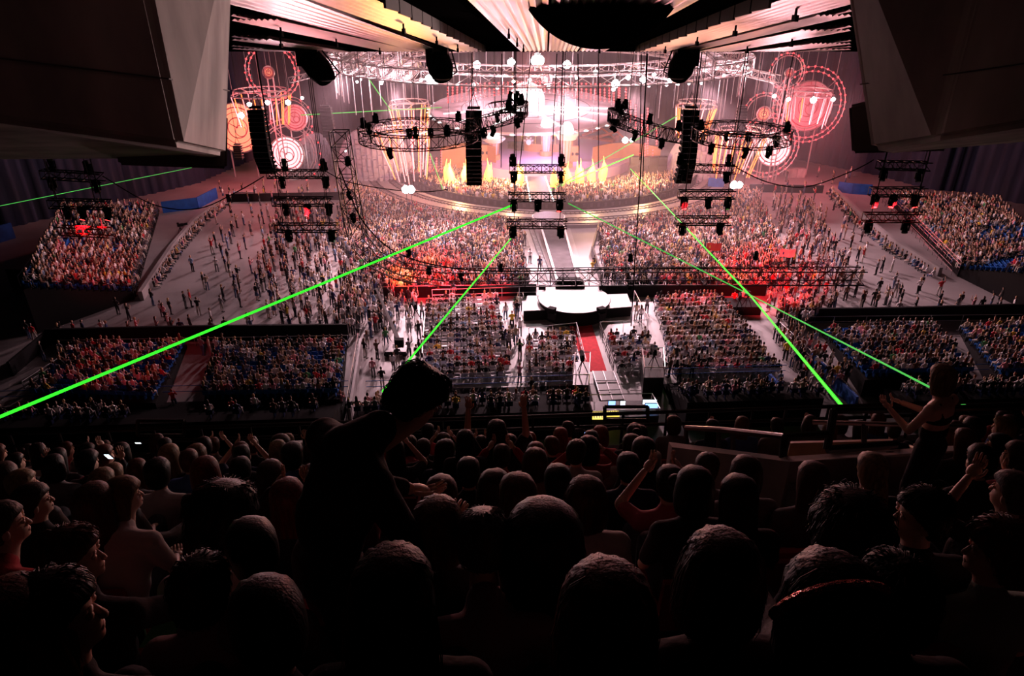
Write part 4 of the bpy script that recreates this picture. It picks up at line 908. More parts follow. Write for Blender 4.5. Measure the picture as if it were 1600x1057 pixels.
# ------------------------------------------------------------------ people on the floor
# region ids: 0 skin, 1 hair, 2 top, 3 trousers, 4 shoes
def person_lp(pose, n=6, hs=(6, 5), long_hair=False, rnd=None, skirt=False):
    rr = rnd or random.Random(1); V = []; F = []; RG = []
    def loft(rings, reg):
        k = len(rings[0]); o = len(V)
        for r in rings: V.extend(r); RG.extend([reg] * k)
        for i in range(len(rings) - 1):
            for j in range(k): F.append((o + i * k + j, o + i * k + (j + 1) % k, o + (i + 1) * k + (j + 1) % k, o + (i + 1) * k + j))
        F.append(tuple(range(o + k - 1, o - 1, -1))); F.append(tuple(range(o + (len(rings) - 1) * k, o + len(rings) * k)))
    def ring(c, rx, ry, k=None, R=None):
        k = k or n; out = []
        for j in range(k):
            a = 2 * math.pi * (j + .5) / k; p = Vector((rx * math.cos(a), ry * math.sin(a), 0)); out.append(Vector(c) + (R @ p if R else p))
        return out
    def limb(pts, rs, reg, k=4):
        out = []
        for i, p in enumerate(pts):
            a = Vector(pts[max(0, i - 1)]); b = Vector(pts[min(len(pts) - 1, i + 1)]); q = (b - a).to_track_quat('Z', 'Y').to_matrix(); out.append(ring(p, rs[i], rs[i], k, q))
        loft(out, reg)
    k = max(4, n - 2); sit = pose == 'sit'; hz = .50 if sit else .92; st = rr.uniform(.07, .14)
    if sit:
        for s in (-1, 1): limb([(s * .09, 0, .5), (s * .12, .42, .52), (s * .12, .44, .08)], [.085, .07, .05], 3, k); limb([(s * .12, .42, .06), (s * .12, .58, .03)], [.045, .035], 4, k)
    else:
        lean = rr.uniform(-.06, .06)
        for s in (-1, 1): limb([(s * .09, 0, .94), (s * st, .02 + lean * s, .5), (s * st * 1.1, -.02 + lean * s, .07)], [.095, .07, .05], 0 if skirt else 3, k); limb([(s * st * 1.1, -.05, .04), (s * st * 1.2, .16, .03)], [.045, .035], 4, k)
        if skirt: loft([ring((0, 0, 1.0), .14, .10), ring((0, 0, .78), .2, .15), ring((0, 0, .52), .23, .17)], 3)
    if not sit and not skirt: loft([ring((0, 0, hz - .08), .155, .11), ring((0, 0, hz + .06), .15, .105)], 3)
    loft([ring((0, 0, hz), .155, .11), ring((0, .0, hz + .18), .135, .095), ring((0, 0, hz + .40), .185, .11), ring((0, 0, hz + .52), .13, .085), ring((0, 0, hz + .56), .06, .06)], 2)
    loft([ring((0, .0, hz + .54), .05, .05, k), ring((0, .01, hz + .63), .048, .05, k)], 0)
    sh = hz + .48
    for s in (-1, 1):
        S = (s * .19, 0, sh)
        up_ = pose == 'up' or (pose == 'one' and s > 0)
        if up_: E = (s * .30, .08, sh + .12); W = (s * .22, .16, sh + .40); H = (s * .2, .17, sh + .50)
        elif pose == 'fold' or (pose == 'one'): E = (s * .27, .03, sh - .28); W = (s * .05, .22, sh - .22); H = (-s * .04, .24, sh - .2)
        elif sit: E = (s * .26, .04, sh - .28); W = (s * .13, .26, sh - .36); H = (s * .11, .34, sh - .38)
        elif pose == 'phone': E = (s * .25, .14, sh - .2); W = (s * .1, .3, sh + .02); H = (s * .06, .32, sh + .1)
        else: E = (s * .25, -.02, sh - .30); W = (s * .26, .05, sh - .56); H = (s * .25, .08, sh - .66)
        short = rr.random() < .6; mid = Vector(S).lerp(Vector(E), .8)
        limb([S, tuple(mid if short else E)] + ([] if short else [W]), [.058, .05] + ([] if short else [.035]), 2, k)
        if short: limb([tuple(mid), E, W, H], [.042, .04, .03, .03], 0, k)
        else: limb([W, H], [.032, .028], 0, k)
    # head with a face at the front (+y) and hair over the back and top
    hc = Vector((0, .015, hz + .73)); hn, hk = hs; o = len(V)
    for i in range(hk + 1):
        t = math.pi * i / hk
        for j in range(hn):
            a = 2 * math.pi * (j + .5) / hn; y = math.sin(t) * math.sin(a)
            nose = .02 if (hn > 6 and y > .9) else 0
            hair = y < .25 or math.cos(t) > .55
            g = 1.1 if hair else 1.0
            V.append(hc + Vector((math.sin(t) * math.cos(a) * .078 * g, y * .095 * g + nose, math.cos(t) * .118 * g))); RG.append(1 if hair and math.cos(t) > -.75 else 0)
    for i in range(hk):
        for j in range(hn): F.append((o + i * hn + j, o + (i + 1) * hn + j, o + (i + 1) * hn + (j + 1) % hn, o + i * hn + (j + 1) % hn))
    if long_hair:
        loft([ring(hc + Vector((0, -.04, .03)), .09, .075), ring(hc + Vector((0, -.055, -.12)), .095, .06), ring(hc + Vector((0, -.07, -.32)), .085, .04)], 1)
    return np.array([tuple(v) for v in V], np.float32), F, np.array(RG)
SKIN = [(.70, .46, .36), (.76, .52, .42), (.62, .39, .29)]
HAIRC = {'dark': (.02, .012, .01), 'brown': (.09, .04, .02), 'auburn': (.22, .06, .025), 'blond': (.55, .36, .17), 'black': (.008, .006, .006)}
TOPC = {'black': (.02, .02, .022), 'white': (.82, .78, .80), 'grey': (.25, .24, .26), 'red': (.55, .03, .04), 'navy': (.03, .04, .12), 'pink': (.75, .32, .38), 'beige': (.55, .42, .32), 'green': (.08, .32, .12), 'yellow': (.75, .52, .06), 'light blue': (.28, .42, .62), 'brown': (.16, .09, .06)}
LEGC = {'dark': (.02, .02, .03), 'blue jeans': (.09, .13, .24), 'black': (.012, .012, .014), 'light': (.5, .46, .42), 'grey': (.14, .14, .15)}
def crowd_variants(n, hs, poses, seed):
    out = []
    for i, p in enumerate(poses): out.append(person_lp(p, n, hs, i % 3 == 1, random.Random(seed + i), skirt=(i % 5 == 4 and p != 'sit')))
    return out
def build_crowd(name, places, variants, lab, cat, seed, white_chance=.3):
    """places: (x, y, z, facing, variant index); one mesh with a colour per vertex"""
    rr = random.Random(seed); VS = []; FS = []; CS = []; off = 0; LT = []
    for (x, y, z, a, vi) in places:
        V, F, RG = variants[vi]; ca, sa = math.cos(a), math.sin(a); s = rr.uniform(1.02, 1.17)
        W = np.empty_like(V); W[:, 0] = (V[:, 0] * ca - V[:, 1] * sa) * s + x; W[:, 1] = (V[:, 0] * sa + V[:, 1] * ca) * s + y; W[:, 2] = V[:, 2] * s + z
        hair = HAIRC[rr.choice(('dark', 'dark', 'brown', 'brown', 'auburn', 'blond', 'black'))]
        top = TOPC[rr.choices(list(TOPC), (8, 4.5, 3, 1.1, 2, 1.6, 2.5, .2, .3, .7, 3))[0]]; leg = LEGC[rr.choice(list(LEGC))]; sk = rr.choice(SKIN)
        pal = np.array([(*sk, 1), (*hair, 1), (*top, 1), (*leg, 1), (.02, .02, .02, 1)], np.float32)
        VS.append(W); CS.append(pal[RG]); FS.append((F, off)); off += len(V)
    V = np.concatenate(VS); Cc = np.concatenate(CS)
    loops = []; starts = []; totals = []; ls = 0; cache = {}
    for F, o in FS:
        k = id(F)
        if k not in cache: cache[k] = (np.array([i for f in F for i in f], np.int32), np.array([len(f) for f in F], np.int32))
        a, b = cache[k]; loops.append(a + o); totals.append(b)
    L = np.concatenate(loops); T = np.concatenate(totals); S = np.concatenate(([0], np.cumsum(T)[:-1])).astype(np.int32)
    me = bpy.data.meshes.new(name); me.vertices.add(len(V)); me.vertices.foreach_set('co', V.ravel()); me.loops.add(len(L)); me.loops.foreach_set('vertex_index', L)
    me.polygons.add(len(T)); me.polygons.foreach_set('loop_start', S); me.polygons.foreach_set('loop_total', T); me.update(calc_edges=True)
    ca = me.color_attributes.new('Col', 'FLOAT_COLOR', 'POINT'); ca.data.foreach_set('color', Cc.ravel()); me.materials.append(M['crowd'])
    o = bpy.data.objects.new(name, me); C.objects.link(o); tag(o, lab, cat, kind='stuff'); return o
def inside(x, y, poly):
    c = False; n = len(poly); j = n - 1
    for i in range(n):
        xi, yi = poly[i]; xj, yj = poly[j]
        if (yi > y) != (yj > y) and x < (xj - xi) * (y - yi) / (yj - yi) + xi: c = not c
        j = i
    return c
STAGE_AT = Vector((6, 118))
def scatter(pixpoly, dens, seed, z=0, jitter=.45, avoid=None, face=None):
    rr = random.Random(seed); P = [(at_z(x, y, z).x, at_z(x, y, z).y) for x, y in pixpoly]; st = 1 / math.sqrt(dens)
    x0, x1 = min(p[0] for p in P), max(p[0] for p in P); y0, y1 = min(p[1] for p in P), max(p[1] for p in P); out = []; y = y0
    while y < y1:
        x = x0
        while x < x1:
            px, py = x + rr.uniform(-jitter, jitter) * st, y + rr.uniform(-jitter, jitter) * st
            if inside(px, py, P) and not (avoid and avoid(px, py)):
                a = math.atan2(STAGE_AT.y - py, STAGE_AT.x - px) - math.pi / 2 + rr.uniform(-.4, .4) if face is None else face
                out.append((px, py, z, a))
            x += st
        y += st
    return out
def on_runway(x, y):
    r = math.hypot(x - SCN.x, y - SCN.y); return 24.6 < r < 33.8
PV = crowd_variants(6, (6, 5), ['down', 'up', 'fold', 'down', 'one', 'up', 'phone', 'down', 'up', 'down'], 3)
PS = crowd_variants(5, (6, 5), ['down', 'up', 'one', 'down', 'up'], 13)
rr = random.Random(11)
dense = []
dense += scatter([(545, 300), (600, 315), (660, 338), (740, 352), (812, 362), (822, 440), (834, 458), (700, 466), (640, 464), (590, 462), (560, 430), (530, 380)], 2.4, 1, avoid=on_runway)
dense += scatter([(935, 370), (1010, 352), (1090, 330), (1150, 302), (1185, 315), (1215, 400), (1225, 455), (1190, 462), (1000, 458), (945, 445)], 2.3, 2, avoid=on_runway)
def not_pit(x, y): r = math.hypot(x - SCN.x, y - SCN.y); return not (16.4 < r < 24.4)
dense += scatter([(610, 292), (640, 268), (800, 286), (826, 290), (820, 325), (700, 322), (640, 305)], 2.0, 3, avoid=not_pit)
dense += scatter([(872, 325), (868, 292), (880, 288), (1010, 270), (1055, 268), (1060, 300), (980, 322)], 2.0, 4, avoid=not_pit)
medium = []
medium += scatter([(435, 330), (560, 330), (560, 420), (600, 470), (640, 500), (600, 528), (430, 526), (395, 440), (420, 380)], .62, 5)
medium += scatter([(540, 440), (600, 462), (660, 470), (650, 500), (600, 515), (520, 500)], .7, 6)
medium += scatter([(345, 300), (420, 300), (560, 305), (560, 312), (350, 325)], .22, 7)
medium += scatter([(330, 340), (440, 330), (410, 400), (400, 500), (330, 490), (320, 420)], .16, 8)
medium += scatter([(1205, 318), (1270, 330), (1320, 420), (1300, 498), (1225, 500), (1215, 440)], .65, 9)
medium += scatter([(1185, 300), (1290, 300), (1330, 350), (1380, 430), (1400, 490), (1320, 498), (1300, 400)], .13, 10)
medium += scatter([(1170, 280), (1330, 270), (1340, 290), (1180, 300)], .05, 11)
medium += scatter([(1195, 475), (1300, 500), (1235, 520), (1200, 500)], 1.2, 12)
medium += scatter([(1205, 525), (1260, 525), (1330, 610), (1270, 625), (1222, 560)], 1.3, 13)
medium += scatter([(800, 470), (815, 480), (812, 590), (792, 590)], .7, 14)
medium += scatter([(1040, 560), (1090, 560), (1095, 600), (1050, 600)], .7, 15)
medium += scatter([(1285, 480), (1400, 470), (1560, 480), (1590, 496), (1400, 500)], .22, 16)
# people sitting along the low walls
along = []
def along_line(pix, n, seed, off=(0, 0), z=0):
    rr = random.Random(seed); P = [at_z(x, y, 0) for x, y in pix]; out = []
    L = [(b - a).length for a, b in zip(P, P[1:])]; T = sum(L)
    for k in range(n):
        t = T * (k + rr.uniform(.1, .9)) / n; i = 0
        while t > L[i] and i < len(L) - 1: t -= L[i]; i += 1
        p = P[i].lerp(P[i + 1], min(1, t / L[i])); d = (P[i + 1] - P[i]).normalized(); out.append((p.x + off[0], p.y + off[1], z - .35, math.atan2(STAGE_AT.y - p.y, STAGE_AT.x - p.x) - math.pi / 2 + rr.uniform(-.5, .5)))
    return out
along += along_line([(352, 322), (312, 355), (277, 398), (242, 452)], 42, 1)
along += along_line([(1295, 302), (1338, 350), (1393, 395), (1458, 435)], 48, 2)
stand_pl = [(x, y, z, a, rr.randrange(len(PV))) for x, y, z, a in dense + medium]
KEEP = [p for p in stand_pl]
# the standing people nearest to the camera in the open places are objects of their own (below); leave room for them
NAMED_PIX = [(203, 502), (186, 492), (212, 463), (240, 478), (259, 502), (266, 517), (217, 525), (268, 492), (255, 496), (291, 482), (300, 480), (312, 493), (332, 508), (390, 517), (348, 488), (350, 470), (325, 454), (320, 452), (302, 425), (340, 425), (375, 455), (395, 525), (47, 530), (56, 534),
    (70, 565), (98, 572), (275, 640), (100, 562), (318, 556), (330, 556), (341, 556), (352, 550), (97, 533), (120, 530), (135, 530), (163, 528), (172, 530), (205, 530), (248, 522), (272, 525), (286, 528), (300, 520), (334, 528), (355, 525),
    (584, 590), (598, 606), (571, 560), (590, 562), (615, 580), (622, 570), (634, 590), (652, 570), (640, 560), (548, 655), (535, 645), (575, 545), (604, 540), (580, 528), (655, 530), (656, 560), (622, 500), (642, 495), (604, 490), (588, 520), (618, 530), (640, 520), (548, 520), (560, 528), (660, 500),
    (790, 500), (800, 515), (790, 545), (795, 570), (812, 560), (812, 600), (830, 620), (806, 640), (783, 585), (800, 535), (805, 490),
    (1000, 505), (1010, 490), (993, 500), (1145, 480), (1158, 478), (1250, 605), (1313, 590), (1308, 610), (1290, 598), (1275, 585), (1060, 600), (1055, 570), (1045, 590), (1215, 610), (1240, 560),
    (1368, 430), (1395, 452), (1433, 460), (1437, 455), (1466, 462), (1498, 482), (1397, 465), (1368, 482), (1405, 480), (1363, 478), (1320, 470), (1335, 465), (1350, 402), (1345, 378), (1380, 390), (1392, 425), (1530, 490), (1545, 485), (1560, 475), (1572, 465), (1280, 350), (1258, 345), (1263, 340),
    (843, 425), (828, 412), (820, 385), (925, 430), (928, 422)]
# places in the photograph's frame are for the feet; the floor there is at height 0
nm = [(at_z(x, y, 0).x, at_z(x, y, 0).y) for x, y in NAMED_PIX]
def clear(x, y): return all((x - a) ** 2 + (y - b) ** 2 > .3 for a, b in nm)
stand_pl = [p for p in stand_pl if clear(p[0], p[1])]
# ------------------------------------------------------------------ stands and seating blocks
SEATS_BLUE = []; SIT = []; TIERS = []
def stand(corner, z0, z1, cols, rows, occ, seed, lab, front_drop=True, face=None, mt='black', zfun=None):
    """corner pixels: first row start, first row end, last row end, last row start (row 0 is the lowest, nearest the stage side)"""
    rr = random.Random(seed); a, b = at_z(*corner[0], z0), at_z(*corner[1], z0); c, d = at_z(*corner[2], z1), at_z(*corner[3], z1)
    m = MB(); seats = []
    for r in range(rows):
        t0, t1 = r / rows, (r + 1) / rows; z = z0 + (z1 - z0) * t0
        A0, B0 = a.lerp(d, t0), b.lerp(c, t0); A1, B1 = a.lerp(d, t1), b.lerp(c, t1); zz = [Vector((p.x, p.y, 0)) for p in (A0, B0, B1, A1)]
        if z > .05: m.hexa(zz + [Vector((p.x, p.y, z)) for p in zz])
        fwd = (A0 - A1); fwd.z = 0; fwd.normalize(); rowd = (B0 - A0); rowd.z = 0; nrm = Vector((-rowd.y, rowd.x, 0)).normalized()
        if nrm.dot(fwd) < 0: nrm = -nrm
        n = max(1, int(rowd.length / .52)) if not cols else cols
        for k in range(n):
            t = (k + .5) / n; p = A0.lerp(B0, t).lerp(A1.lerp(B1, t), .5); fa = math.atan2(nrm.y, nrm.x) - math.pi / 2
            seats.append((p.x, p.y, z, fa + (face or 0), r, k))
    if m.v: struct(m.build('floor_tier', mt))
    return seats
seatsL = stand([(207, 455), (246, 326), (100, 326), (35, 449)], .9, 4.6, 0, 15, .8, 1, '')
seatsR = stand([(1392, 308), (1500, 420), (1660, 430), (1560, 320)], .9, 4.6, 0, 18, .85, 2, '')
seatsR2 = []
lowL1 = stand([(118, 548), (292, 540), (242, 628), (48, 622)], .2, 1.6, 0, 11, .8, 3, '')
lowL2 = stand([(338, 548), (542, 542), (530, 622), (318, 626)], .2, 1.6, 0, 11, .85, 4, '')
lowR1 = stand([(1284, 520), (1455, 515), (1520, 588), (1352, 592)], .2, 1.6, 0, 11, .9, 5, '')
lowR2 = stand([(1500, 518), (1640, 512), (1680, 590), (1560, 590)], .2, 1.6, 0, 11, .85, 6, '')
allsit = []
for S, occ in ((seatsL, .84), (seatsR, .8), (lowL1, .84), (lowL2, .9), (lowR1, .95), (lowR2, .93)):
    for (x, y, z, a, r, k) in S:
        SEATS_BLUE.append((x, y, z, a))
        nz_ = noise.noise(Vector((x * .35, y * .35, 3)))
        if rr.random() < (occ - (.9 * max(0, nz_ - .12) * 2) if not (S is seatsR and k > 20 and r > 11 and rr.random() < .8) else .2): allsit.append((x + rr.uniform(-.12, .12), y + rr.uniform(-.12, .12), z, a + rr.uniform(-.5, .5)))
# the distant tier under the balcony: a few rows of blue seats painted dark nearest to us
# blue seats: past counting, one object
def seat_geo():
    m = MB(); m.box((0, .02, .42), (.44, .42, .05)); m.box((0, -.2, .60), (.44, .05, .32)); m.box((0, 0, .2), (.06, .3, .4)); return m
def many(name, places, geo, mt, lab, cat, sc=1):
    V = np.array(geo.v, np.float32); out = []; F = []; o = 0
    for (x, y, z, a) in places:
        ca, sa = math.cos(a), math.sin(a); W = np.stack([V[:, 0] * ca - V[:, 1] * sa + x, V[:, 0] * sa + V[:, 1] * ca + y, V[:, 2] + z], 1); out.append(W); F += [tuple(i + o for i in f) for f in geo.f]; o += len(V)
    me = bpy.data.meshes.new(name); me.from_pydata(np.concatenate(out).tolist(), [], F); me.materials.append(M[mt]); ob = bpy.data.objects.new(name, me); C.objects.link(ob); return tag(ob, lab, cat, kind='stuff')
many('stadium_seats', SEATS_BLUE, seat_geo(), 'blue_plastic', 'blue plastic seats in the side stands and the lower seating blocks', 'seats')
# white chairs, each one an object
mchair = MB(); mchair.box((0, .02, .44), (.45, .43, .05)); mchair.box((0, -.2, .70), (.42, .04, .24))
for sx in (-1, 1):
    mchair.tube((sx * .2, -.2, .82), (sx * .2, .2, 0), .02); mchair.tube((sx * .2, .18, .42), (sx * .2, -.25, 0), .02)
chair_me = mchair.mesh('white_chair', 'white_plastic')
chairs = []
for S_, nm_ in ((stand([(668, 474), (778, 470), (800, 598), (652, 604)], 0, 0, 13, 15, .9, 7, ''), 'left of the round platform'),
          (stand([(822, 532), (898, 530), (906, 598), (822, 600)], 0, 0, 8, 8, .9, 8, ''), 'left of the red carpet'),
          (stand([(948, 532), (1008, 528), (1046, 590), (966, 592)], 0, 0, 7, 7, .9, 9, ''), 'right of the red carpet'),
          (stand([(1022, 474), (1120, 470), (1222, 592), (1052, 594)], 0, 0, 18, 15, .9, 10, ''), 'in the right block behind the round platform')):
    for s in S_: chairs.append((s, nm_))
ORD = ['one', 'two', 'three', 'four', 'five', 'six', 'seven', 'eight', 'nine', 'ten', 'eleven', 'twelve', 'thirteen', 'fourteen', 'fifteen', 'sixteen', 'seventeen', 'eighteen']
rr2 = random.Random(3)
order = sorted(chairs, key=lambda c: c[0][1])
extra_ch = []; named_sit = []
for i, ((x, y, z, a, r, k), nm_) in enumerate(order):
    if i < 300:
        o = bpy.data.objects.new('folding_chair', chair_me); C.objects.link(o); o.location = (x, y, z + .025); o.rotation_euler = (0, 0, a)
        tag(o, 'white folding chair in row %s, seat %s from the left, %s' % (ORD[r], ORD[k], nm_.replace('in the right block behind', 'right of')), 'folding chair', 'white folding chairs ' + nm_)
    else: extra_ch.append((x, y, z + .025, a))
    if rr2.random() < (.74 if nm_ != 'in the right block behind the round platform' else .88): allsit.append((x, y, z, a + rr2.uniform(-.3, .3)))
if extra_ch: many('folding_chairs', extra_ch, mchair, 'white_plastic', 'the farther white folding chairs of the floor blocks', 'folding chairs')
SV = crowd_variants(6, (6, 5), ['sit', 'sit', 'sit', 'sit'], 31)
for p in along: stand_pl.append((*p, len(PV)))
build_crowd('standing_crowd', stand_pl, PV + SV, 'the standing crowd on the hall floor, packed tight near the stage and thin at the sides', 'crowd', 5)
LOWCALL = lambda: build_crowd('seated_crowd', [(x, y, z, a, rr.randrange(4)) for x, y, z, a in allsit + LOW], SV, 'the seated audience in the blue stands and on the white floor chairs', 'seated crowd', 6)
print('CROWD', len(stand_pl), len(allsit), len(chairs))

# individually built standing people
used = set()
def place_word(px, py):
    if px < 130: return 'near the far left railing'
    if py > 505 and px < 300: return 'behind the long left barrier'
    if px < 300: return 'on the open floor below the left grandstand'
    if px < 420 and py < 535: return 'on the open floor left of the crowd'
    if px < 420: return 'in the aisle between the left seating blocks'
    if px < 670: return 'around the camera crane in the left aisle' if py > 480 else 'at the edge of the left crowd'
    if px < 850: return 'in the aisle left of the red carpet' if py > 470 else 'beside the catwalk rails'
    if px < 940: return 'right of the catwalk'
    if px < 1100: return 'in the aisle right of the round platform'
    if px < 1340 and py > 470: return 'near the right block of white chairs'
    if px < 1300: return 'on the open floor near the right clocks'
    return 'on the open floor below the right stand'
rr = random.Random(77); PM = {}
POSE = {'down': 'arms down', 'fold': 'arms folded', 'phone': 'hands raised to the face', 'one': 'one arm raised'}
for i, (px, py) in enumerate(NAMED_PIX):
    for tr_ in range(60):
        pose = rr.choices(list(POSE), (5, 4, 2, 1))[0]; lh = rr.random() < .35; hc_ = rr.choice(list(HAIRC)); tc = rr.choices(list(TOPC), (6, 5, 3, 2, 2, 1, 2, .5, .5, 1, 2))[0]; lc_ = rr.choice(list(LEGC))
        lab = '%s-haired person in %s top, %s, %s' % (('long ' if lh else '') + hc_, tc, POSE[pose], place_word(px, py))
        if lab not in used: break
    lab = fit(lab); used.add(lab); p = at_z(px, py, 0)
    V, F, RG = person_lp(pose, 9, (10, 8), lh, random.Random(i))
    me = bpy.data.meshes.new('person'); me.from_pydata(V.tolist(), [], F); ca = me.color_attributes.new('Col', 'FLOAT_COLOR', 'POINT')
    pal = np.array([(*rr.choice(SKIN), 1), (*HAIRC[hc_], 1), (*TOPC[tc], 1), (*LEGC[lc_], 1), (.02, .02, .02, 1)], np.float32); ca.data.foreach_set('color', pal[RG].ravel()); me.materials.append(M['crowd'])
    o = bpy.data.objects.new('person', me); C.objects.link(o); o.location = p
    o.rotation_euler = (0, 0, math.atan2(STAGE_AT.y - p.y, STAGE_AT.x - p.x) - math.pi / 2 + rr.uniform(-.8, .8)); s = rr.uniform(1.0, 1.1); o.scale = (s, s, s); tag(o, lab, 'person', 'people standing on the hall floor')

# ------------------------------------------------------------------ things on the floor
fence('stand_railing', [(249, 326), (209, 455)], 1.1, 'pale railing along the right side of the left grandstand', 3, 'rail_metal', z0=.9)
fence('stand_railing', [(240, 338), (214, 455)], .9, 'second pale railing just right of the left grandstand', 2, 'rail_metal')
fence('stand_railing', [(100, 350), (33, 448)], 1.0, 'grey railing along the far side of the left grandstand', 1, z0=3.6)
fence('stand_railing', [(1386, 308), (1498, 424)], 1.1, 'pale railing along the left side of the right stand', 3, 'rail_metal', z0=.9)
fence('stand_railing', [(1378, 318), (1486, 430)], .9, 'second pale railing just left of the right stand', 2, 'rail_metal')
wall_run('grandstand_screen', [(20, 452), (212, 462)], 2.2, .2, 'black', 'black near side of the left grandstand', 'stand side')
wall_run('grandstand_screen', [(1495, 432), (1660, 445)], 2.2, .2, 'black', 'black near side of the right stand', 'stand side')
# flat ladder lying beside the left low wall
a, b = at_z(278, 372, .1), at_z(222, 452, .1); e = empty('metal_ladder', a, 0, 'pale metal ladder lying on the floor beside the left low wall', 'ladder'); d = b - a; nn = Vector((-d.y, d.x, 0)).normalized() * .35
for s in (-1, 1): m = MB(); m.tube(nn * s, d + nn * s, .05); m.build('rail', 'silver', e)
for k in range(16): m = MB(); m.tube(nn + d * (k + .5) / 16, -nn + d * (k + .5) / 16, .035); m.build('rung', 'silver', e)
# television camera with operator's dolly near the left grandstand
def tripod_cam(px, py, lab, z=0, sc=1.0, rz=0):
    e = empty('television_camera', at_z(px, py, z), rz, lab, 'television camera', 'television cameras'); e.scale = (sc, sc, sc)
    for k in range(3): m = MB(); a = k * 2.094; m.tube((0, 0, 1.1), (.5 * math.cos(a), .5 * math.sin(a), 0), .04, .03, 6); m.build('leg', 'black', e)
    m = MB(); m.box((0, .1, 1.35), (.3, .7, .35)); m.tube((0, .45, 1.38), (0, .95, 1.38), .13, .16, 12); m.box((0, -.15, 1.62), (.2, .25, .15)); m.build('camera_body', 'black', e)
    return e
tripod_cam(284, 368, 'television camera on a dolly on the floor right of the left grandstand', rz=-1); tripod_cam(603, 535, 'television camera beside the crane in the left aisle', rz=.4)
tripod_cam(650, 500, 'television camera on a tripod by the red-lit barrier', rz=.3); tripod_cam(1153, 486, 'television camera on the small black riser at right', z=.9, rz=-.3); tripod_cam(1166, 480, 'second television camera on the small black riser at right', z=.9)
a = at_z(1155, 486, 0); m = MB(); m.box((a.x, a.y, .45), (3.4, 2.2, .9)); tag(m.build('camera_riser', 'black'), 'small black riser with cameras at the top right of the right chair block', 'riser')
# camera crane with long pale arm in the left aisle
bpos = at_z(620, 552, 0); tip = at_y(588, 452, 57); e = empty('camera_crane', bpos, 0, 'camera crane with a long pale arm reaching over the left crowd', 'camera crane')
m = MB(); m.box((0, 0, .35), (1.8, 1.4, .3)); m.tube((0, 0, .4), (0, 0, 2.0), .12, n=8)
m.build('base', 'dark_metal', e)
for sx in (-1, 1):
    for sy in (-1, 1): m = MB(); m.tube((sx * .8, sy * .6 - .08, .2), (sx * .8, sy * .6 + .08, .2), .2, .2, 12); m.build('wheel', 'black', e)
t_ = tip - bpos; back = -t_ * .22; back.z = 2.0 - (t_.z - 2) * .22
m = MB(); m.hexa([back + Vector((-.16, 0, -.12)), back + Vector((.16, 0, -.12)), t_ + Vector((.08, 0, -.08)), t_ + Vector((-.08, 0, -.08)), back + Vector((-.16, 0, .14)), back + Vector((.16, 0, .14)), t_ + Vector((.08, 0, .08)), t_ + Vector((-.08, 0, .08))]); m.build('arm', 'white_paint', e)
m = MB(); m.box(back, (.7, .5, .7)); m.build('counterweight', 'black', e); m = MB(); m.box(t_ + Vector((0, .2, -.25)), (.4, .6, .4)); m.build('camera_head', 'black', e)
# two tall platforms with cameras either side of the ramp
for (px0, px1, py0, py1, lab, sgn) in ((893, 918, 573, 632, 'dark draped camera platform left of the ramp', 1), (1003, 1034, 566, 620, 'dark draped camera platform right of the ramp', -1)):
    a, b = at_z(px0, py1, 0), at_z(px1, py1, 0); a2, b2 = at_z(px0 + 4 * sgn, py0 + 22, 0), at_z(px1 + 2 * sgn, py0 + 22, 0); e = empty('camera_platform', a, 0, lab, 'camera platform'); P = [p - a for p in (a, b, b2, a2)]
    m = MB(); m.hexa([p for p in P] + [p + Vector((0, 0, 1.7)) for p in P]); m.build('drape', 'dark_metal', e)
    m = MB(); m.path([p + Vector((0, 0, 2.6)) for p in P] + [P[0] + Vector((0, 0, 2.6))], .04)
    for p in P: m.tube(p + Vector((0, 0, 1.7)), p + Vector((0, 0, 2.6)), .04)
    m.build('railing', 'silver', e)
    q = (a + b + a2 + b2) / 4; tripod_cam(800, 500, 'television camera on the draped platform %s of the ramp' % ('left' if sgn > 0 else 'right')).location = (q.x, q.y, 1.7)
# control desk below the ramp, with monitors
a, b, c_, d_ = at_z(905, 655, .9), at_z(1030, 650, .9), at_z(1018, 626, .9), at_z(912, 628, .9)
e = empty('control_desk', (a.x, a.y, 0), 0, 'cluttered control desk with lit monitors at the near end of the ramp', 'control desk'); P = [Vector((p.x - a.x, p.y - a.y, 0)) for p in (a, b, c_, d_)]
m = MB(); m.hexa(P + [p + Vector((0, 0, .9)) for p in P]); m.build('counter', 'dark_metal', e)
m = MB(); m.path([p + Vector((0, 0, 1.5)) for p in P] + [P[0] + Vector((0, 0, 1.5))], .035)
for p in P: m.tube(p, p + Vector((0, 0, 1.5)), .035)
m.build('frame', 'silver', e)
for px, py, mt_, w_ in ((956, 630, 'screen_blue', .5), (973, 630, 'screen_white', .35), (1015, 628, 'screen_white', 1.0), (1018, 634, 'screen_blue', .9)):
    p = at_z(px, py, 1.3) - Vector((a.x, a.y, 0)); mo = MB(); mo.box(p, (w_ + .08, .06, .42), 0); k = mo.build('monitor', 'black', e); mo = MB(); mo.box(p + Vector((0, -.05, .0)), (w_, .03, .36)); mo.build('screen', mt_, k)
for px, py, w_, dd in ((934, 650, 1.1, .9), (956, 647, 1.0, .7)):
    p = at_z(px, py, .95) - Vector((a.x, a.y, 0)); mo = MB(); mo.box(p, (w_, dd, .06)); k = mo.build('lit_panel', 'yellow_glow', e)
    mo = MB()
    for q in range(6): mo.box(p + Vector((-w_ / 2 + w_ * (q + .5) / 6, 0, .05)), (.05, dd * .8, .04))
    mo.build('faders', 'dark_metal', k)
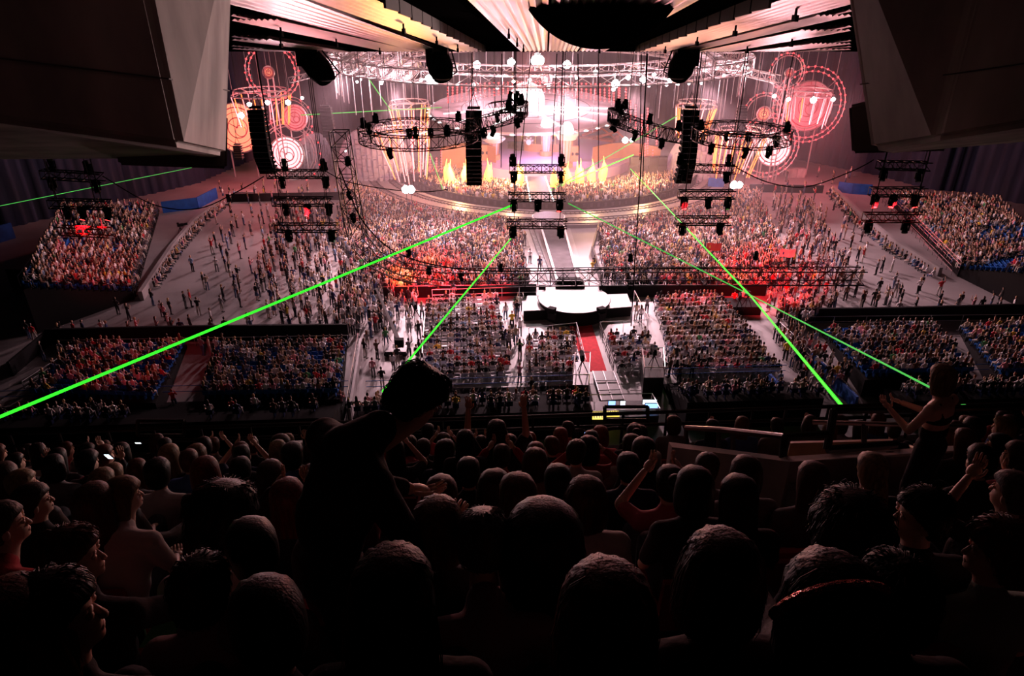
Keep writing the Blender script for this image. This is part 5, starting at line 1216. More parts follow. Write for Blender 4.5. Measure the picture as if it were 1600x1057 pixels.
# orange lifts and flight cases by the stage, dark speaker stacks
def lift(px, py, lab, rz):
    e = empty('boom_lift', at_z(px, py, 0), rz, lab, 'boom lift', 'orange boom lifts behind the stage')
    m = MB(); m.box((0, 0, 1.1), (4.2, 2.0, 1.1)); m.build('chassis', 'lift_orange', e)
    for x in (-1.4, 1.4): m = MB(); m.tube((x, -1.1, .5), (x, -.8, .5), .5, .5, 14); m.build('wheel', 'black', e)
    m = MB(); m.tube((-1.5, 0, 1.8), (2.5, 0, 3.2), .3, .25, 6); m.tube((2.5, 0, 3.2), (5.2, 0, 1.2), .22, .2, 6); m.build('boom', 'lift_orange', e); m = MB(); m.box((5.6, 0, 1.3), (.9, 1.4, 1.1)); m.build('basket', 'lift_orange', e)
lift(920, 226, 'orange boom lift parked behind the stage at right, under the disc', 0); lift(943, 230, 'second orange boom lift nearer the right floodlight', -.4)
for i, (px, py, w_, h, lab) in enumerate(((1010, 285, 6, 4.2, 'stack of dark speaker cabinets right of the stage'), (662, 290, 7, 2, 'low dark speaker stack left of the stage'), (1242, 277, 3, 1.5, 'grey flight case on the floor below the right wheels'), (385, 308, 3, 1.0, 'dark flight case on the floor below the left clock'))):
    p = at_z(px, py, 0); e = empty('speaker_stack' if i < 2 else 'flight_case', p, 0, lab, 'speaker stack' if i < 2 else 'flight case'); nx = max(1, int(w_ / 1.5)); nz = max(1, int(h / 1.3))
    for x in range(nx):
        for z in range(nz): m = MB(); m.box(((x - nx / 2 + .5) * w_ / nx, 0, (z + .5) * h / nz), (w_ / nx - .06, 1.2, h / nz - .06)); m.build('cabinet', 'dark_metal' if i < 2 else 'concrete', e)
# flags waved over the crowd
for px, py, c1, c2, lab in ((1115, 392, 'flag_red', 'flag_yellow', 'red and yellow flag held up over the right crowd'), (1230, 402, 'white_paint', 'blue_cloth', 'white and blue flag above people at the right edge of the crowd')):
    p = at_z(px, py, 2.1); m = MB(); vs = []; fs = []
    for i in range(9):
        for j in range(2): vs.append((i * .22 - .9, .15 * math.sin(i * .9), 0 + j * .9))
    for i in range(8): fs.append((2 * i, 2 * i + 2, 2 * i + 3, 2 * i + 1))
    m.add(vs, fs); o = m.build('flag', c1, smooth=True); o.location = p; m = MB(); m.tube((-.9, 0, -1.2), (-.9, 0, 1.0), .02); m.build('pole', 'silver', o)
    m = MB(); m.box((-.0, .12, .42), (1.0, .02, .3)); m.build('stripe', c2, o); tag(o, lab, 'flag')
quad_slab('floor_field', [(640, 640, .03), (905, 632, .03), (905, 603, .03), (650, 608, .03)], .02, 'black', 'shade painted on the floor behind the last white chairs left of the ramp', 'floor field')  # black sheet paints the floor dark where little light falls
quad_slab('floor_field', [(1045, 632, .03), (1262, 650, .03), (1228, 597, .03), (1045, 599, .03)], .02, 'black', 'shade painted on the floor behind the last white chairs right of the ramp', 'floor field')  # same black sheet for the unlit floor on the right
# lower tier under the balcony, black for unlit concrete, with people and a blue rail
low = []
for x0, x1, y0, y1, occ in ((-60, 545, 636, 690, .22), (575, 905, 622, 682, .5), (1035, 1225, 604, 672, .6), (1345, 1680, 600, 662, .6)):
    a0, b0 = at_z(x0, y0, 0), at_z(x1, y0 - 4, 0); u0, v0 = iA(a0); u1, v1 = iA(b0); v = (v0 + v1) / 2
    for k in range(7):
        va = v - k * .85; m = MB(); z = .25 + .34 * k
        m.hexa([A(u0, va - .85, 0), A(u1, va - .85, 0), A(u1, va, 0), A(u0, va, 0), A(u0, va - .85, z), A(u1, va - .85, z), A(u1, va, z), A(u0, va, z)]); struct(m.build('floor_step', 'black'))
        n = int((u1 - u0) / .6)
        if k >= 4:
            for q in range(n):
                if rr.random() < occ: p = A(u0 + (u1 - u0) * (q + .5) / n, va - .45, z); low.append((p.x, p.y, z, TH + rr.uniform(-.2, .2)))
    e = empty('tier_railing', A(u0, v + .1, .6), 0, 'thin blue railing of the dark lower tier, %s' % ('far left' if x0 < 0 else 'left of the control desk' if x0 < 900 else 'right of the control desk' if x0 < 1100 else 'far right'), 'railing')
    for zz in (.5, 1.0): m = MB(); m.tube((0, 0, zz), A(u1 - u0, 0, zz), .03, n=5); m.build('rail', 'blue_plastic', e)
many('tier_seats', low, seat_geo(), 'shaded_blue_plastic', 'dark blue seats of the lowest tier just under the balcony', 'seats')
LOW = low
LOWCALL()
# ------------------------------------------------------------------ balcony: tiers, rail, entrance structure
def rowv(k): return 1.2 + .8 * k
def row_z(v): return CAM_H - 1.9 - .62 * v      # floor of a row
NR = 10
for k in range(-2, NR):
    v = rowv(k); z = row_z(v); m = MB(); W = 15
    m.hexa([A(-W, v - .42, z - .9), A(W, v - .42, z - .9), A(W, v + .38 + (.25 if k == NR - 1 else 0), z - .9), A(-W, v + .38 + (.25 if k == NR - 1 else 0), z - .9), A(-W, v - .42, z), A(W, v - .42, z), A(W, v + .38 + (.25 if k == NR - 1 else 0), z), A(-W, v + .38 + (.25 if k == NR - 1 else 0), z)])
    struct(m.build('floor_balcony_tier', 'dark_concrete'))
zf = row_z(rowv(NR - 1))
m = MB(); vb = rowv(NR - 1) + .66
m.hexa([A(-15, vb, zf - 1.6), A(15, vb, zf - 1.6), A(15, vb + .15, zf - 1.6), A(-15, vb + .15, zf - 1.6), A(-15, vb, zf + .35), A(15, vb, zf + .35), A(15, vb + .15, zf + .35), A(-15, vb + .15, zf + .35)])
struct(m.build('wall_balcony_front', 'dark_concrete'))
# rail along the balcony edge
RV = vb + .07
def onrail(px, z):                                # arena u for a pixel column on the rail line
    d = ray(px, 655); t = RV / d.y; p = Vector((0, 0, CAM_H)) + d * t; return iA(p)[0]
RT = CAM_H - 6.30 / 9.5 * RV + .0
def rail_z(py, px=800):
    d = ray(px, py); t = (RV) / (-d.x * math.sin(TH) + d.y * math.cos(TH)); return CAM_H + d.z * t
ztop, zbot = rail_z(652), rail_z(671)
e = empty('balcony_rail', A(0, RV, zf + .35), 0, 'long black pipe rail along the front edge of the balcony', 'balcony rail'); o0 = e.location.copy()
for z, r, nm in ((ztop, .032, 'top_rail'), (zbot, .03, 'lower_rail')):
    m = MB(); m.tube(A(-14, RV, z) - o0, A(14, RV, z) - o0, r, n=8); m.build(nm, 'dark_metal', e)
for px in (-250, -170, -100, -20, 40, 112, 184, 252, 322, 396, 470, 545, 618, 690, 762, 833, 905, 976, 1047, 1116, 1186, 1240, 1310, 1375, 1452, 1500, 1550, 1620, 1700, 1780):
    u = onrail(px, 0); m = MB(); m.tube(A(u, RV, zf + .3) - o0, A(u, RV, ztop) - o0, .026, n=6); m.build('post', 'dark_metal', e)
for x0, x1, y0, y1, lab in ((215, 288, 658, 681, 'small black rectangular frame standing on the left part of the balcony rail'), (945, 1012, 636, 657, 'small black rectangular frame on the rail in front of the control desk')):
    P = [at_y(x, y, RV - .05 + (x - 800) / 1000 * .5) for x, y in ((x0, y1), (x1, y1), (x1, y0), (x0, y0))]; m = MB(); m.path(P + [P[0]], .03, 6); tag(m.build('rail_frame', 'dark_metal', org=P[0]), lab, 'frame')
# entrance structure at right: low concrete walls with rails, yellowish inner wall
def prism(name, pix, z0, mt, lab=None, cat=None, parent=None):
    """pix: (px, py, Y) top corners in order; sides drop to z0"""
    T = [at_y(*p) for p in pix]; n = len(T); m = MB(); Bt = [Vector((p.x, p.y, z0)) for p in T]; m.add(Bt + T, [tuple(range(n - 1, -1, -1)), tuple(range(n, 2 * n))] + [(i, (i + 1) % n, n + (i + 1) % n, n + i) for i in range(n)])
    o = m.build(name, mt, parent); return tag(o, lab, cat) if lab else o
e = empty('stairway_enclosure', at_y(1225, 720, 6.0), 0, 'low concrete stairway enclosure with black handrails right of the balcony middle', 'stairway enclosure'); o0 = e.location.copy()
def par(o):
    o.parent = e; o.location = o.location - o0; return o
zb = CAM_H - 6.6
par(prism('ledge', [(1045, 691, 7.6), (1225, 714, 5.9), (1235, 722, 5.75), (1050, 699, 7.4)], zb, 'concrete'))
par(prism('side_wall', [(1225, 714, 5.9), (1440, 700, 6.0), (1600, 690, 6.1), (1602, 697, 5.9), (1440, 712, 5.8), (1235, 722, 5.75)], zb, 'concrete'))
par(prism('inner_wall', [(1235, 690, 6.9), (1395, 686, 7.1), (1395, 689, 7.0), (1235, 693, 6.8)], zb + .3, 'wood'))
def rail_(pts, r=.03, nm='handrail', mt='dark_metal'):
    m = MB(); m.path([at_y(*p) for p in pts], r, 8); return par(m.build(nm, mt))
rail_([(1072, 669, 7.6), (1130, 672, 7.0), (1226, 683, 6.0)], .035, 'handrail', 'rail_metal'); rail_([(1072, 669, 7.6), (1072, 694, 7.6)]); rail_([(1123, 672, 7.1), (1123, 702, 7.1)]); rail_([(1145, 674, 6.85), (1145, 706, 6.85)]); rail_([(1226, 683, 6.0), (1222, 730, 5.9)], .045)
rail_([(1226, 683, 6.0), (1292, 679, 6.1)], .045); rail_([(1303, 642, 6.3), (1292, 703, 6.05), (1400, 695, 6.1)], .045); rail_([(1303, 642, 6.3), (1420, 640, 6.5), (1600, 636, 6.7)], .04)
rail_([(1270, 660, 6.8), (1440, 665, 6.2), (1515, 667, 6.1)], .028, 'handrail', 'rail_metal'); rail_([(1350, 663, 6.5), (1350, 692, 6.4)], .03); rail_([(1515, 667, 6.1), (1512, 700, 6.0)], .03)
# hoop-shaped seat-end guards
def hoop(px, py, w_, Y, lab):
    c = at_y(px, py, Y); m = MB(); r = w_ * Y / FPX / 2; P = [c + Vector((-r, 0, -1.0))] + [c + Vector((-r * math.cos(a), 0, r * .55 * math.sin(a) - .12)) for a in [math.pi * i / 10 for i in range(11)]] + [c + Vector((r, 0, -1.0))]
    m.path(P, .03, 8); return tag(m.build('aisle_hoop', 'dark_metal', org=c), lab, 'aisle rail')
hoop(1394, 700, 26, 5.9, 'arched black aisle rail left of the standing woman'); hoop(1536, 704, 32, 5.2, 'arched black aisle rail right of the standing woman'); hoop(965, 672, 70, 8.6, 'low wide black hoop rail beyond the middle rows'); hoop(903, 668, 30, 8.8, 'small black hoop rail right of the raised arms')
m = MB(); a, b = A(-.35, rowv(5) + .2, row_z(rowv(5)) + 0), 0
for (x0, x1, y, v) in ((690, 870, 720, 6), (30, 330, 700, 7), (225, 400, 733, 5)):
    k = v; V_ = rowv(k) - .3; z = row_z(rowv(k)) + .78; p, q = at_y(x0, y, V_), at_y(x1, y, V_); mm = MB(); mm.tube(Vector((p.x, p.y, z)), Vector((q.x, q.y, z)), .025, n=8)
    for t in (0, .33, .66, 1): w_ = p.lerp(q, t); mm.tube(Vector((w_.x, w_.y, z)), Vector((w_.x, w_.y, z - .78)), .02, n=6)
    tag(mm.build('seat_rail', 'dark_metal'), 'thin dark rail behind the %s' % ('spectators in the middle rows' if x0 == 690 else 'spectators at the left near the balcony rail' if x0 == 30 else 'row of long-haired spectators at left'), 'rail')

# ------------------------------------------------------------------ the spectators on the balcony
def remeshed(mb, voxel, smooth=4, fac=.5):
    me = bpy.data.meshes.new('tmp'); me.from_pydata(mb.v, [], mb.f); o = bpy.data.objects.new('tmp', me); C.objects.link(o)
    r = o.modifiers.new('r', 'REMESH'); r.mode = 'VOXEL'; r.voxel_size = voxel
    s = o.modifiers.new('s', 'SMOOTH'); s.iterations = smooth; s.factor = fac
    dg = bpy.context.evaluated_depsgraph_get(); out = bpy.data.meshes.new_from_object(o.evaluated_get(dg)); bpy.data.objects.remove(o); bpy.data.meshes.remove(me)
    out.polygons.foreach_set('use_smooth', [True] * len(out.polygons)); return out
def skel(pose, sit=True):
    """joint positions; +y is forward (towards the stage), z up, metres"""
    J = {}
    hz = .50 if sit else .95
    lean = {'lean': .22, 'hunch': .34, 'stoop': .30}.get(pose, .04)
    J['pel'] = Vector((0, 0, hz)); J['wai'] = Vector((0, .01 + lean * .3, hz + .20)); J['che'] = Vector((0, .0 + lean * .75, hz + .40 - lean * .1)); J['nec'] = Vector((0, .02 + lean * 1.05, hz + .57 - lean * .22)); J['hed'] = Vector((0, .05 + lean * 1.35, hz + .74 - lean * .3))
    for s, n in ((-1, 'l'), (1, 'r')):
        if sit: J['hip' + n] = Vector((s * .09, .02, hz)); J['kne' + n] = Vector((s * .13, .42, hz + .03)); J['ank' + n] = Vector((s * .13, .44, .09)); J['toe' + n] = Vector((s * .14, .62, .04))
        else: J['hip' + n] = Vector((s * .09, 0, hz)); J['kne' + n] = Vector((s * .12, .03, .50)); J['ank' + n] = Vector((s * .13, -.02, .09)); J['toe' + n] = Vector((s * .15, .15, .04))
        S = J['che'] + Vector((s * .185, .0, .08)); J['sho' + n] = S
        e_, h_ = S + Vector((s * .07, .04, -.28)), S + Vector((-s * .02, .26, -.38))
        if pose == 'hands_up' : e_, h_ = S + Vector((s * .12, .16, .02)), S + Vector((s * -.06, .24, .24))
        if pose == 'arms_high': e_, h_ = S + Vector((s * .12, .06, .24)), S + Vector((s * .10, .12, .52))
        if pose == 'phone' and s > 0: e_, h_ = S + Vector((.06, .22, -.14)), S + Vector((-.02, .40, .06))
        if pose == 'hold': e_, h_ = S + Vector((s * .06, .10, -.26)), S + Vector((-.10 - s * .08, .34, -.16))
        if pose == 'hands_head': e_, h_ = S + Vector((s * .20, .02, .06)), S + Vector((s * -.03, .06, .26))
        if pose == 'side' and s > 0: e_, h_ = S + Vector((.12, .22, -.18)), S + Vector((.16, .48, -.26))
        if pose == 'bow':
            J['che'] = Vector((0, .13, hz + .38)); J['wai'] = Vector((0, .03, hz + .20)); J['nec'] = Vector((0, .26, hz + .52)); J['hed'] = Vector((0, .42, hz + .58)); S = J['che'] + Vector((s * .185, .0, .06)); J['sho' + n] = S; e_, h_ = S + Vector((s * .03, .10, -.28)), S + Vector((-s * .06, .30, -.36))
        if pose == 'stoop': e_, h_ = S + Vector((s * .03, .16, -.26)), S + Vector((-s * .08, .36, -.30))
        J['elb' + n] = e_; J['han' + n] = h_
    return J
def chain(m, pts, rs, n=12):
    for i in range(len(pts) - 1): m.tube(pts[i], pts[i + 1], rs[i], rs[i + 1], n)
    for p, r in zip(pts, rs): m.ball(p, r, n, 8)
def torso_(m, J, g, sit):
    m.ball(J['pel'] + Vector((0, 0, .02)), (.165 + g, .115 + g, .12 + g), 14, 9); m.ball(J['wai'], (.145 + g, .105 + g, .16 + g), 14, 9); m.ball(J['wai'].lerp(J['che'], .5), (.155 + g, .11 + g, .15 + g), 14, 9)
    m.ball(J['che'], (.175 + g, .115 + g, .15 + g), 14, 9); m.ball(J['che'] + Vector((0, -.01, .08)), (.17 + g, .09 + g, .07 + g), 14, 9)
    for n in 'lr': m.ball(J['sho' + n], .062 + g, 12, 8); chain(m, [J['che'] + Vector((0, 0, .10)), J['sho' + n]], [.07 + g, .058 + g], 10)
    chain(m, [J['che'] + Vector((0, 0, .1)), J['nec']], [.085 + g, .062 + g * .6], 10)
def hand(m, h, d, s):
    q = d.to_track_quat('Z', 'X'); 
    m.ball(h + q @ Vector((0, 0, .045)), (.018, .040, .048), 10, 6, R=q.to_matrix())
    for k, (w_, L) in enumerate(((-.028, .062), (-.010, .074), (.010, .068), (.027, .052))):
        a = h + q @ Vector((0, w_, .082)); b = a + q @ Vector((.010, w_ * .15, L * .5)); c = b + q @ Vector((.026, 0, L * .42)); m.tube(a, b, .0088, .0078, 7); m.tube(b, c, .0078, .0062, 7); m.ball(c, .0062, 7, 4); m.ball(b, .0078, 7, 4)
    a = h + q @ Vector((.004, -s * .034, .02)); b = a + q @ Vector((.022, -s * .024, .030)); c = b + q @ Vector((.012, -s * .004, .028)); m.tube(a, b, .011, .0088, 7); m.tube(b, c, .0088, .007, 7); m.ball(b, .0088, 7, 4); m.ball(c, .007, 7, 4)
BODY = {}
PIT = {'bow': .75, 'stoop': .4, 'hunch': .45, 'lean': .25}
def RM(y): return Matrix.Rotation(y[0], 3, 'Z') @ Matrix.Rotation(-y[1], 3, 'X')
def body_meshes(pose, sit, yaw, big=False):
    key = (pose, sit, yaw, big)
    if key in BODY: return BODY[key]
    J = skel(pose, sit); R_ = RM(yaw); hc = J['hed']; vx = .011 if big else .018
    m = MB(); torso_(m, J, 0, sit)
    for n in 'lr':
        chain(m, [J['hip' + n], J['kne' + n], J['ank' + n]], [.085, .062, .042]); chain(m, [J['ank' + n] - Vector((0, .05, .02)), J['toe' + n]], [.042, .034])
        chain(m, [J['sho' + n], J['elb' + n], J['han' + n]], [.052, .040, .027])
    chain(m, [J['nec'] - Vector((0, 0, .04)), hc - Vector((0, .01, .06))], [.058, .055])
    def H(x, y, z): return hc + R_ @ Vector((x, y, z))
    m.ball(H(0, -.01, .03), (.075, .095, .09), 18, 12, R=R_); m.ball(H(0, .025, -.045), (.058, .068, .075), 16, 10, R=R_); m.ball(H(0, .072, -.088), (.024, .02, .02), 10, 6, R=R_)
    out = remeshed(m, vx, 3)
    f = MB()                                        # face, ears and hands, joined into the same body mesh
    f.tube(H(0, .078, .014), H(0, .098, -.026), .008, .011, 8); f.ball(H(0, .097, -.029), (.014, .012, .010), 10, 6, R=R_)
    f.ball(H(0, .084, -.058), (.022, .010, .005), 10, 5, R=R_); f.ball(H(0, .082, -.066), (.018, .010, .0055), 10, 5, R=R_)
    for s in (-1, 1): f.ball(H(s * .031, .076, .008), (.0135, .011, .010), 10, 6, R=R_); f.ball(H(s * .031, .083, .026), (.020, .006, .005), 8, 5, R=R_); f.ball(H(s * .078, -.005, -.005), (.010, .022, .034), 10, 7, R=R_)
    for n, s in (('l', -1), ('r', 1)): hand(f, J['han' + n], (J['han' + n] - J['elb' + n]).normalized(), s)
    bm = bmesh.new(); bm.from_mesh(out); fm = f.mesh('t', 'skin', True); bm.from_mesh(fm); bm.to_mesh(out); bm.free(); bpy.data.meshes.remove(fm); out.polygons.foreach_set('use_smooth', [True] * len(out.polygons))
    out.name = 'person_body'; out.materials.clear(); out.materials.append(M['skin'])
    t = MB(); torso_(t, J, .014, sit)
    for n in 'lr': mid = J['elb' + n].lerp(J['sho' + n], .25); chain(t, [J['sho' + n], mid], [.066, .058])
    top = remeshed(t, vx * 1.15, 3); top.materials.clear(); top.materials.append(M['cloth']); top.name = 'person_top'
    t2 = MB(); torso_(t2, J, .014, sit)
    for n in 'lr': chain(t2, [J['sho' + n], J['elb' + n], J['elb' + n].lerp(J['han' + n], .85)], [.068, .056, .042])
    topl = remeshed(t2, vx * 1.15, 3); topl.materials.clear(); topl.materials.append(M['cloth']); topl.name = 'person_sweater'
    t3 = MB(); t3.ball(J['pel'] + Vector((0, 0, .02)), (.18, .13, .13), 14, 9); t3.ball(J['wai'], (.155, .115, .16), 14, 9); t3.ball(J['che'] - Vector((0, 0, .03)), (.17, .125, .11), 14, 9)
    for s in (-1, 1): chain(t3, [J['che'] + Vector((s * .10, -.10, -.02)), J['che'] + Vector((s * .10, -.03, .135)), J['che'] + Vector((s * .09, .10, .02))], [.016, .016, .016], 8)
    tank = remeshed(t3, .012, 2) if pose == 'hold' else None
    if tank: tank.materials.clear(); tank.materials.append(M['cloth']); top = tank
    t = MB(); t.ball(J['pel'], (.178, .13, .125), 14, 9)
    for n in 'lr': chain(t, [J['hip' + n], J['kne' + n], J['ank' + n] + Vector((0, 0, .04))], [.10, .078, .058])
    tr_ = remeshed(t, vx * 1.3, 3); tr_.materials.clear(); tr_.materials.append(M['cloth']); tr_.name = 'person_trousers'
    BODY[key] = (out, top, topl, tr_, J); return BODY[key]
HAIRM = {}
PROF = {  # z, half width x, half depth y, centre y, how far the front reaches round the face (0 none .. 1 all)
    'short': [(.135, .012, .012, -.01, 1), (.128, .048, .055, -.01, 1), (.105, .076, .092, -.008, 1), (.07, .090, .110, -.008, .96), (.03, .092, .110, -.012, .45), (-.01, .090, .100, -.018, .2), (-.05, .080, .085, -.025, 0), (-.075, .060, .062, -.03, 0)],
    'bob': [(.142, .012, .012, -.01, 1), (.134, .052, .060, -.01, 1), (.108, .086, .098, -.01, 1), (.07, .102, .116, -.01, .95), (.02, .110, .114, -.015, .5), (-.04, .116, .108, -.02, .35), (-.09, .116, .100, -.025, .3), (-.125, .106, .085, -.03, .25), (-.14, .080, .060, -.03, .2)],
    'long': [(.140, .012, .012, -.01, 1), (.132, .050, .058, -.01, 1), (.108, .082, .096, -.01, 1), (.07, .096, .114, -.01, .95), (.02, .100, .112, -.015, .5), (-.05, .104, .100, -.03, .3), (-.12, .108, .078, -.055, .2), (-.20, .116, .058, -.08, .1), (-.30, .110, .046, -.095, .1), (-.36, .085, .036, -.10, .1), (-.39, .05, .02, -.10, .1)],
    'curly': [(.165, .02, .02, -.01, 1), (.155, .065, .070, -.01, 1), (.125, .105, .115, -.01, 1), (.07, .125, .135, -.01, .95), (.01, .128, .135, -.02, .45), (-.05, .118, .120, -.025, .2), (-.09, .095, .09, -.03, .1), (-.105, .06, .06, -.03, 0)],
    'big': [(.160, .02, .02, -.01, 1), (.150, .062, .070, -.01, 1), (.120, .104, .115, -.01, 1), (.07, .128, .138, -.01, .95), (.0, .138, .138, -.02, .5), (-.08, .142, .125, -.03, .35), (-.16, .138, .105, -.045, .25), (-.24, .125, .085, -.06, .2), (-.30, .100, .06, -.07, .2), (-.33, .06, .04, -.07, .1)],
}
def hair_mesh(style, yaw, hero, seed):
    key = (style, yaw, hero, seed % 3)
    if key in HAIRM: return HAIRM[key]
    base = {'bun': 'short', 'ponytail': 'short', 'cap': 'short', 'cropped': 'short'}.get(style, style); pr = PROF[base]; nA = 72 if hero else 28; R_ = RM(yaw); sub = 3 if hero else 1
    rows = []
    for i in range(len(pr) - 1):
        for k in range(sub): t = k / sub; rows.append([a * (1 - t) + b * t for a, b in zip(pr[i], pr[i + 1])])
    rows.append(list(pr[-1])); rings = []; amp = (.10 if style in ('curly', 'big') else .05); g0 = .93 if style == 'cropped' else 1
    for (z, rx, ry, cy, fr) in rows:
        rg = []
        for j in range(nA):
            a = 2 * math.pi * j / nA; f = math.sin(a); nz = noise.noise(Vector((math.cos(a) * 5, math.sin(a) * 5, z * (22 if style == 'curly' else 3.5) + seed % 3 * 7))) + .5 * noise.noise(Vector((math.cos(a) * 14, math.sin(a) * 14, z * (40 if style == 'curly' else 4) + 9)))
            g = g0 * (1 + amp * nz * min(1, max(.15, (.15 - z) * 12))); cut = 1.0
            lim = .95 - (1 - fr) * 1.1                        # open the front where the face is
            if f > lim and fr < .93: cut = max(.55, 1 - (f - lim) * 1.5)
            x, y = rx * g * math.cos(a), cy + ry * g * f * (cut if f > 0 else 1)
            if f > 0 and fr < .93: x *= 1 if f < lim else max(.6, 1 - (f - lim) * .9)
            rg.append(R_ @ Vector((x, y, z + .006 * nz * (z < .12))))
        rings.append(rg)
    m = MB(); m.loft(rings[::-1])
    if style == 'bun': m.ball(R_ @ Vector((0, -.10, .11)), (.05, .045, .045), 14, 9)
    if style == 'ponytail':
        rr_ = []
        for t, r in ((0, .025), (.15, .04), (.5, .045), (.8, .035), (1, .01)): rr_.append([R_ @ Vector((r * math.cos(a), -.10 - .07 * math.sin(t * 2.2) + r * math.sin(a), .06 - .32 * t)) for a in [2 * math.pi * j / 10 for j in range(10)]])
        m.loft(rr_[::-1])
    if style == 'cap': m.ball(R_ @ Vector((0, 0, .08)), (.098, .118, .07), 20, 8); m.hexa([R_ @ Vector(p) for p in ((-.07, .08, .06), (.07, .08, .06), (.05, .19, .045), (-.05, .19, .045), (-.07, .08, .072), (.07, .08, .072), (.05, .19, .056), (-.05, .19, .056))])
    if hero:                                                   # loose strands standing off the outline
        rr = random.Random(seed)
        for k in range(520 if style != 'cropped' else 60):
            i = rr.randrange(2, len(rings) - 2); j = rr.randrange(nA)
            if math.sin(2 * math.pi * j / nA) > .55 and i > 3 * sub: continue
            p = rings[i][j]; ii = min(len(rings) - 1, i + rr.randint(2, 4) * sub // 1 if base in ('long', 'big', 'bob') else i + sub); q = rings[ii][(j + rr.choice((-1, 0, 1))) % nA]; o_ = Vector((p.x, p.y + .01, (p.z - .02) * .6)).normalized() * rr.uniform(.002, .014 if style != 'curly' else .025)
            mid = p.lerp(q, .5) + o_; m.tube(p, mid, .0020, .0017, 3, cap=False); m.tube(mid, q + o_ * .6, .0014, .0006, 3, cap=False)
    me = m.mesh('hair', 'hair', True); HAIRM[key] = me; return me
HC = {'dark brown': (.030, .014, .009), 'black': (.010, .007, .007), 'brown': (.09, .040, .022), 'auburn': (.20, .055, .025), 'bright red': (.42, .05, .02), 'golden': (.34, .17, .06), 'blond': (.55, .36, .20), 'grey': (.30, .27, .25)}
TC = {'black': (.015, .014, .016), 'dark': (.03, .025, .03), 'white': (.60, .55, .55), 'grey': (.16, .15, .16), 'red': (.36, .03, .04), 'pink': (.50, .10, .14), 'navy': (.02, .025, .06), 'grey-green': (.22, .30, .25), 'green': (.04, .22, .06), 'plaid': (.30, .22, .24), 'beige': (.30, .22, .18), 'blue': (.05, .10, .28)}
TRC = {'green': (.05, .26, .08), 'dark': (.02, .02, .03), 'blue': (.05, .07, .14), 'grey': (.10, .10, .11)}
usedlab = set(used); NPER = 0; TAKEN = []
def spectator(u, v, zfl, zhead, pose='rest', style='short', hair='dark brown', top='dark', yaw=0.0, sit=True, body_rz=0.0, hero=False, sc=1.0, place='', sleeves=False, extra=None, legs='dark', hw=1.02):
    """zhead: height where the middle of the head must be"""
    global NPER
    yq = (round(yaw / .5) * .5 if not hero else yaw, PIT.get(pose, 0) if sit is False or hero else 0)
    B, T1, T2, TR, J = body_meshes(pose, sit, yq, hero)
    hz = J['hed'].z; s = max(.84, min(1.16, (zhead - zfl) / hz)) * sc
    lab0 = None; desc = '%s %s-haired spectator in %s' % ({'long': 'long', 'short': 'short', 'bob': 'bob', 'curly': 'curly', 'big': 'thick', 'bun': 'bun-wearing', 'ponytail': 'ponytailed', 'cap': 'capped', 'cropped': 'cropped'}[style], hair, top)
    doing = {'rest': '', 'lean': ' leaning forward', 'hunch': ' hunched forward', 'hands_up': ' with hands before the face', 'arms_high': ' with both arms raised high', 'phone': ' holding one hand up', 'hands_head': ' with hands at the head', 'side': ' reaching to the right', 'stoop': ' stooping', 'bow': ' bent over', 'hold': ' holding something up in both hands'}[pose]
    turn = ' turned right' if yq[0] < -.6 else ' turned left' if yq[0] > .6 else ''
    lab = desc + doing + turn + (', ' + place if place else '')
    lab = fit(lab)
    if len(lab.split()) > 16: lab = lab.replace(doing, '')
    if lab in usedlab: return None
    usedlab.add(lab)
    w_ = A(u, v, zfl); off = Matrix.Rotation(body_rz + TH, 3, 'Z') @ Vector((J['hed'].x, J['hed'].y, 0)) * s
    e = empty('person', (w_.x - off.x, w_.y - off.y, zhead - hz * s if sit is False else zhead - hz * s), body_rz + TH, lab, 'person', 'spectators on the balcony'); e.scale = (s, s, s)
    def ch(nm, me, col, loc=(0, 0, 0)):
        o = bpy.data.objects.new(nm, me); C.objects.link(o); o.parent = e; o.location = loc; o.color = (*col, 1); return o
    rr_ = random.Random(NPER); j = rr_.uniform(.8, 1.2); NPER += 1
    ch('body', B, rr_.choice(SKIN)); ch('sweater' if sleeves else 'top', T2 if sleeves else T1, tuple(c * j for c in TC[top])); ch('trousers', TR, TRC[legs])
    h = ch('hair', hair_mesh(style, yq, hero, NPER), tuple(c * j * .4 for c in HC[hair]), J['hed']); h.scale = (hw, hw, hw)
    TAKEN.append((u, v)); return e, J, s
KTOT = [0]
def head_at(px, py, wpx, style='short', hair='dark brown', top='dark', pose='rest', yaw=0.0, hero=None, place='', sit=True, sleeves=False, rz=0.0, dist=None, floor=None, legs='dark'):
    d = ray(px, py); dy = -d.x * math.sin(TH) + d.y * math.cos(TH); du = d.x * math.cos(TH) + d.y * math.sin(TH)
    if dist is None: t = .7 / (-d.z - .62 * dy) if (-d.z - .62 * dy) > .01 else 11; t = min(t, 11)
    else: t = dist
    v0 = dy * t
    if dist is None: k = max(0, min(NR - 1, round((v0 - 1.2) / .8))); v = rowv(k) + (v0 - rowv(k)) * .35; t = v / dy
    else: v = v0; k = max(0, min(NR - 1, round((v0 - 1.2) / .8)))
    z = CAM_H + d.z * t; zf_ = row_z(rowv(k)) if floor is None else floor
    if hero is None: hero = wpx > 60
    natural = wpx * t / FPX; hw = max(1.02, min(1.2, natural / .2)) if dist is None else 1.0
    return spectator(du * t, v, zf_, z, pose, style, hair, top, yaw, sit, rz, hero, 1.0, place, sleeves, legs=legs, hw=max(hw, 1.02))
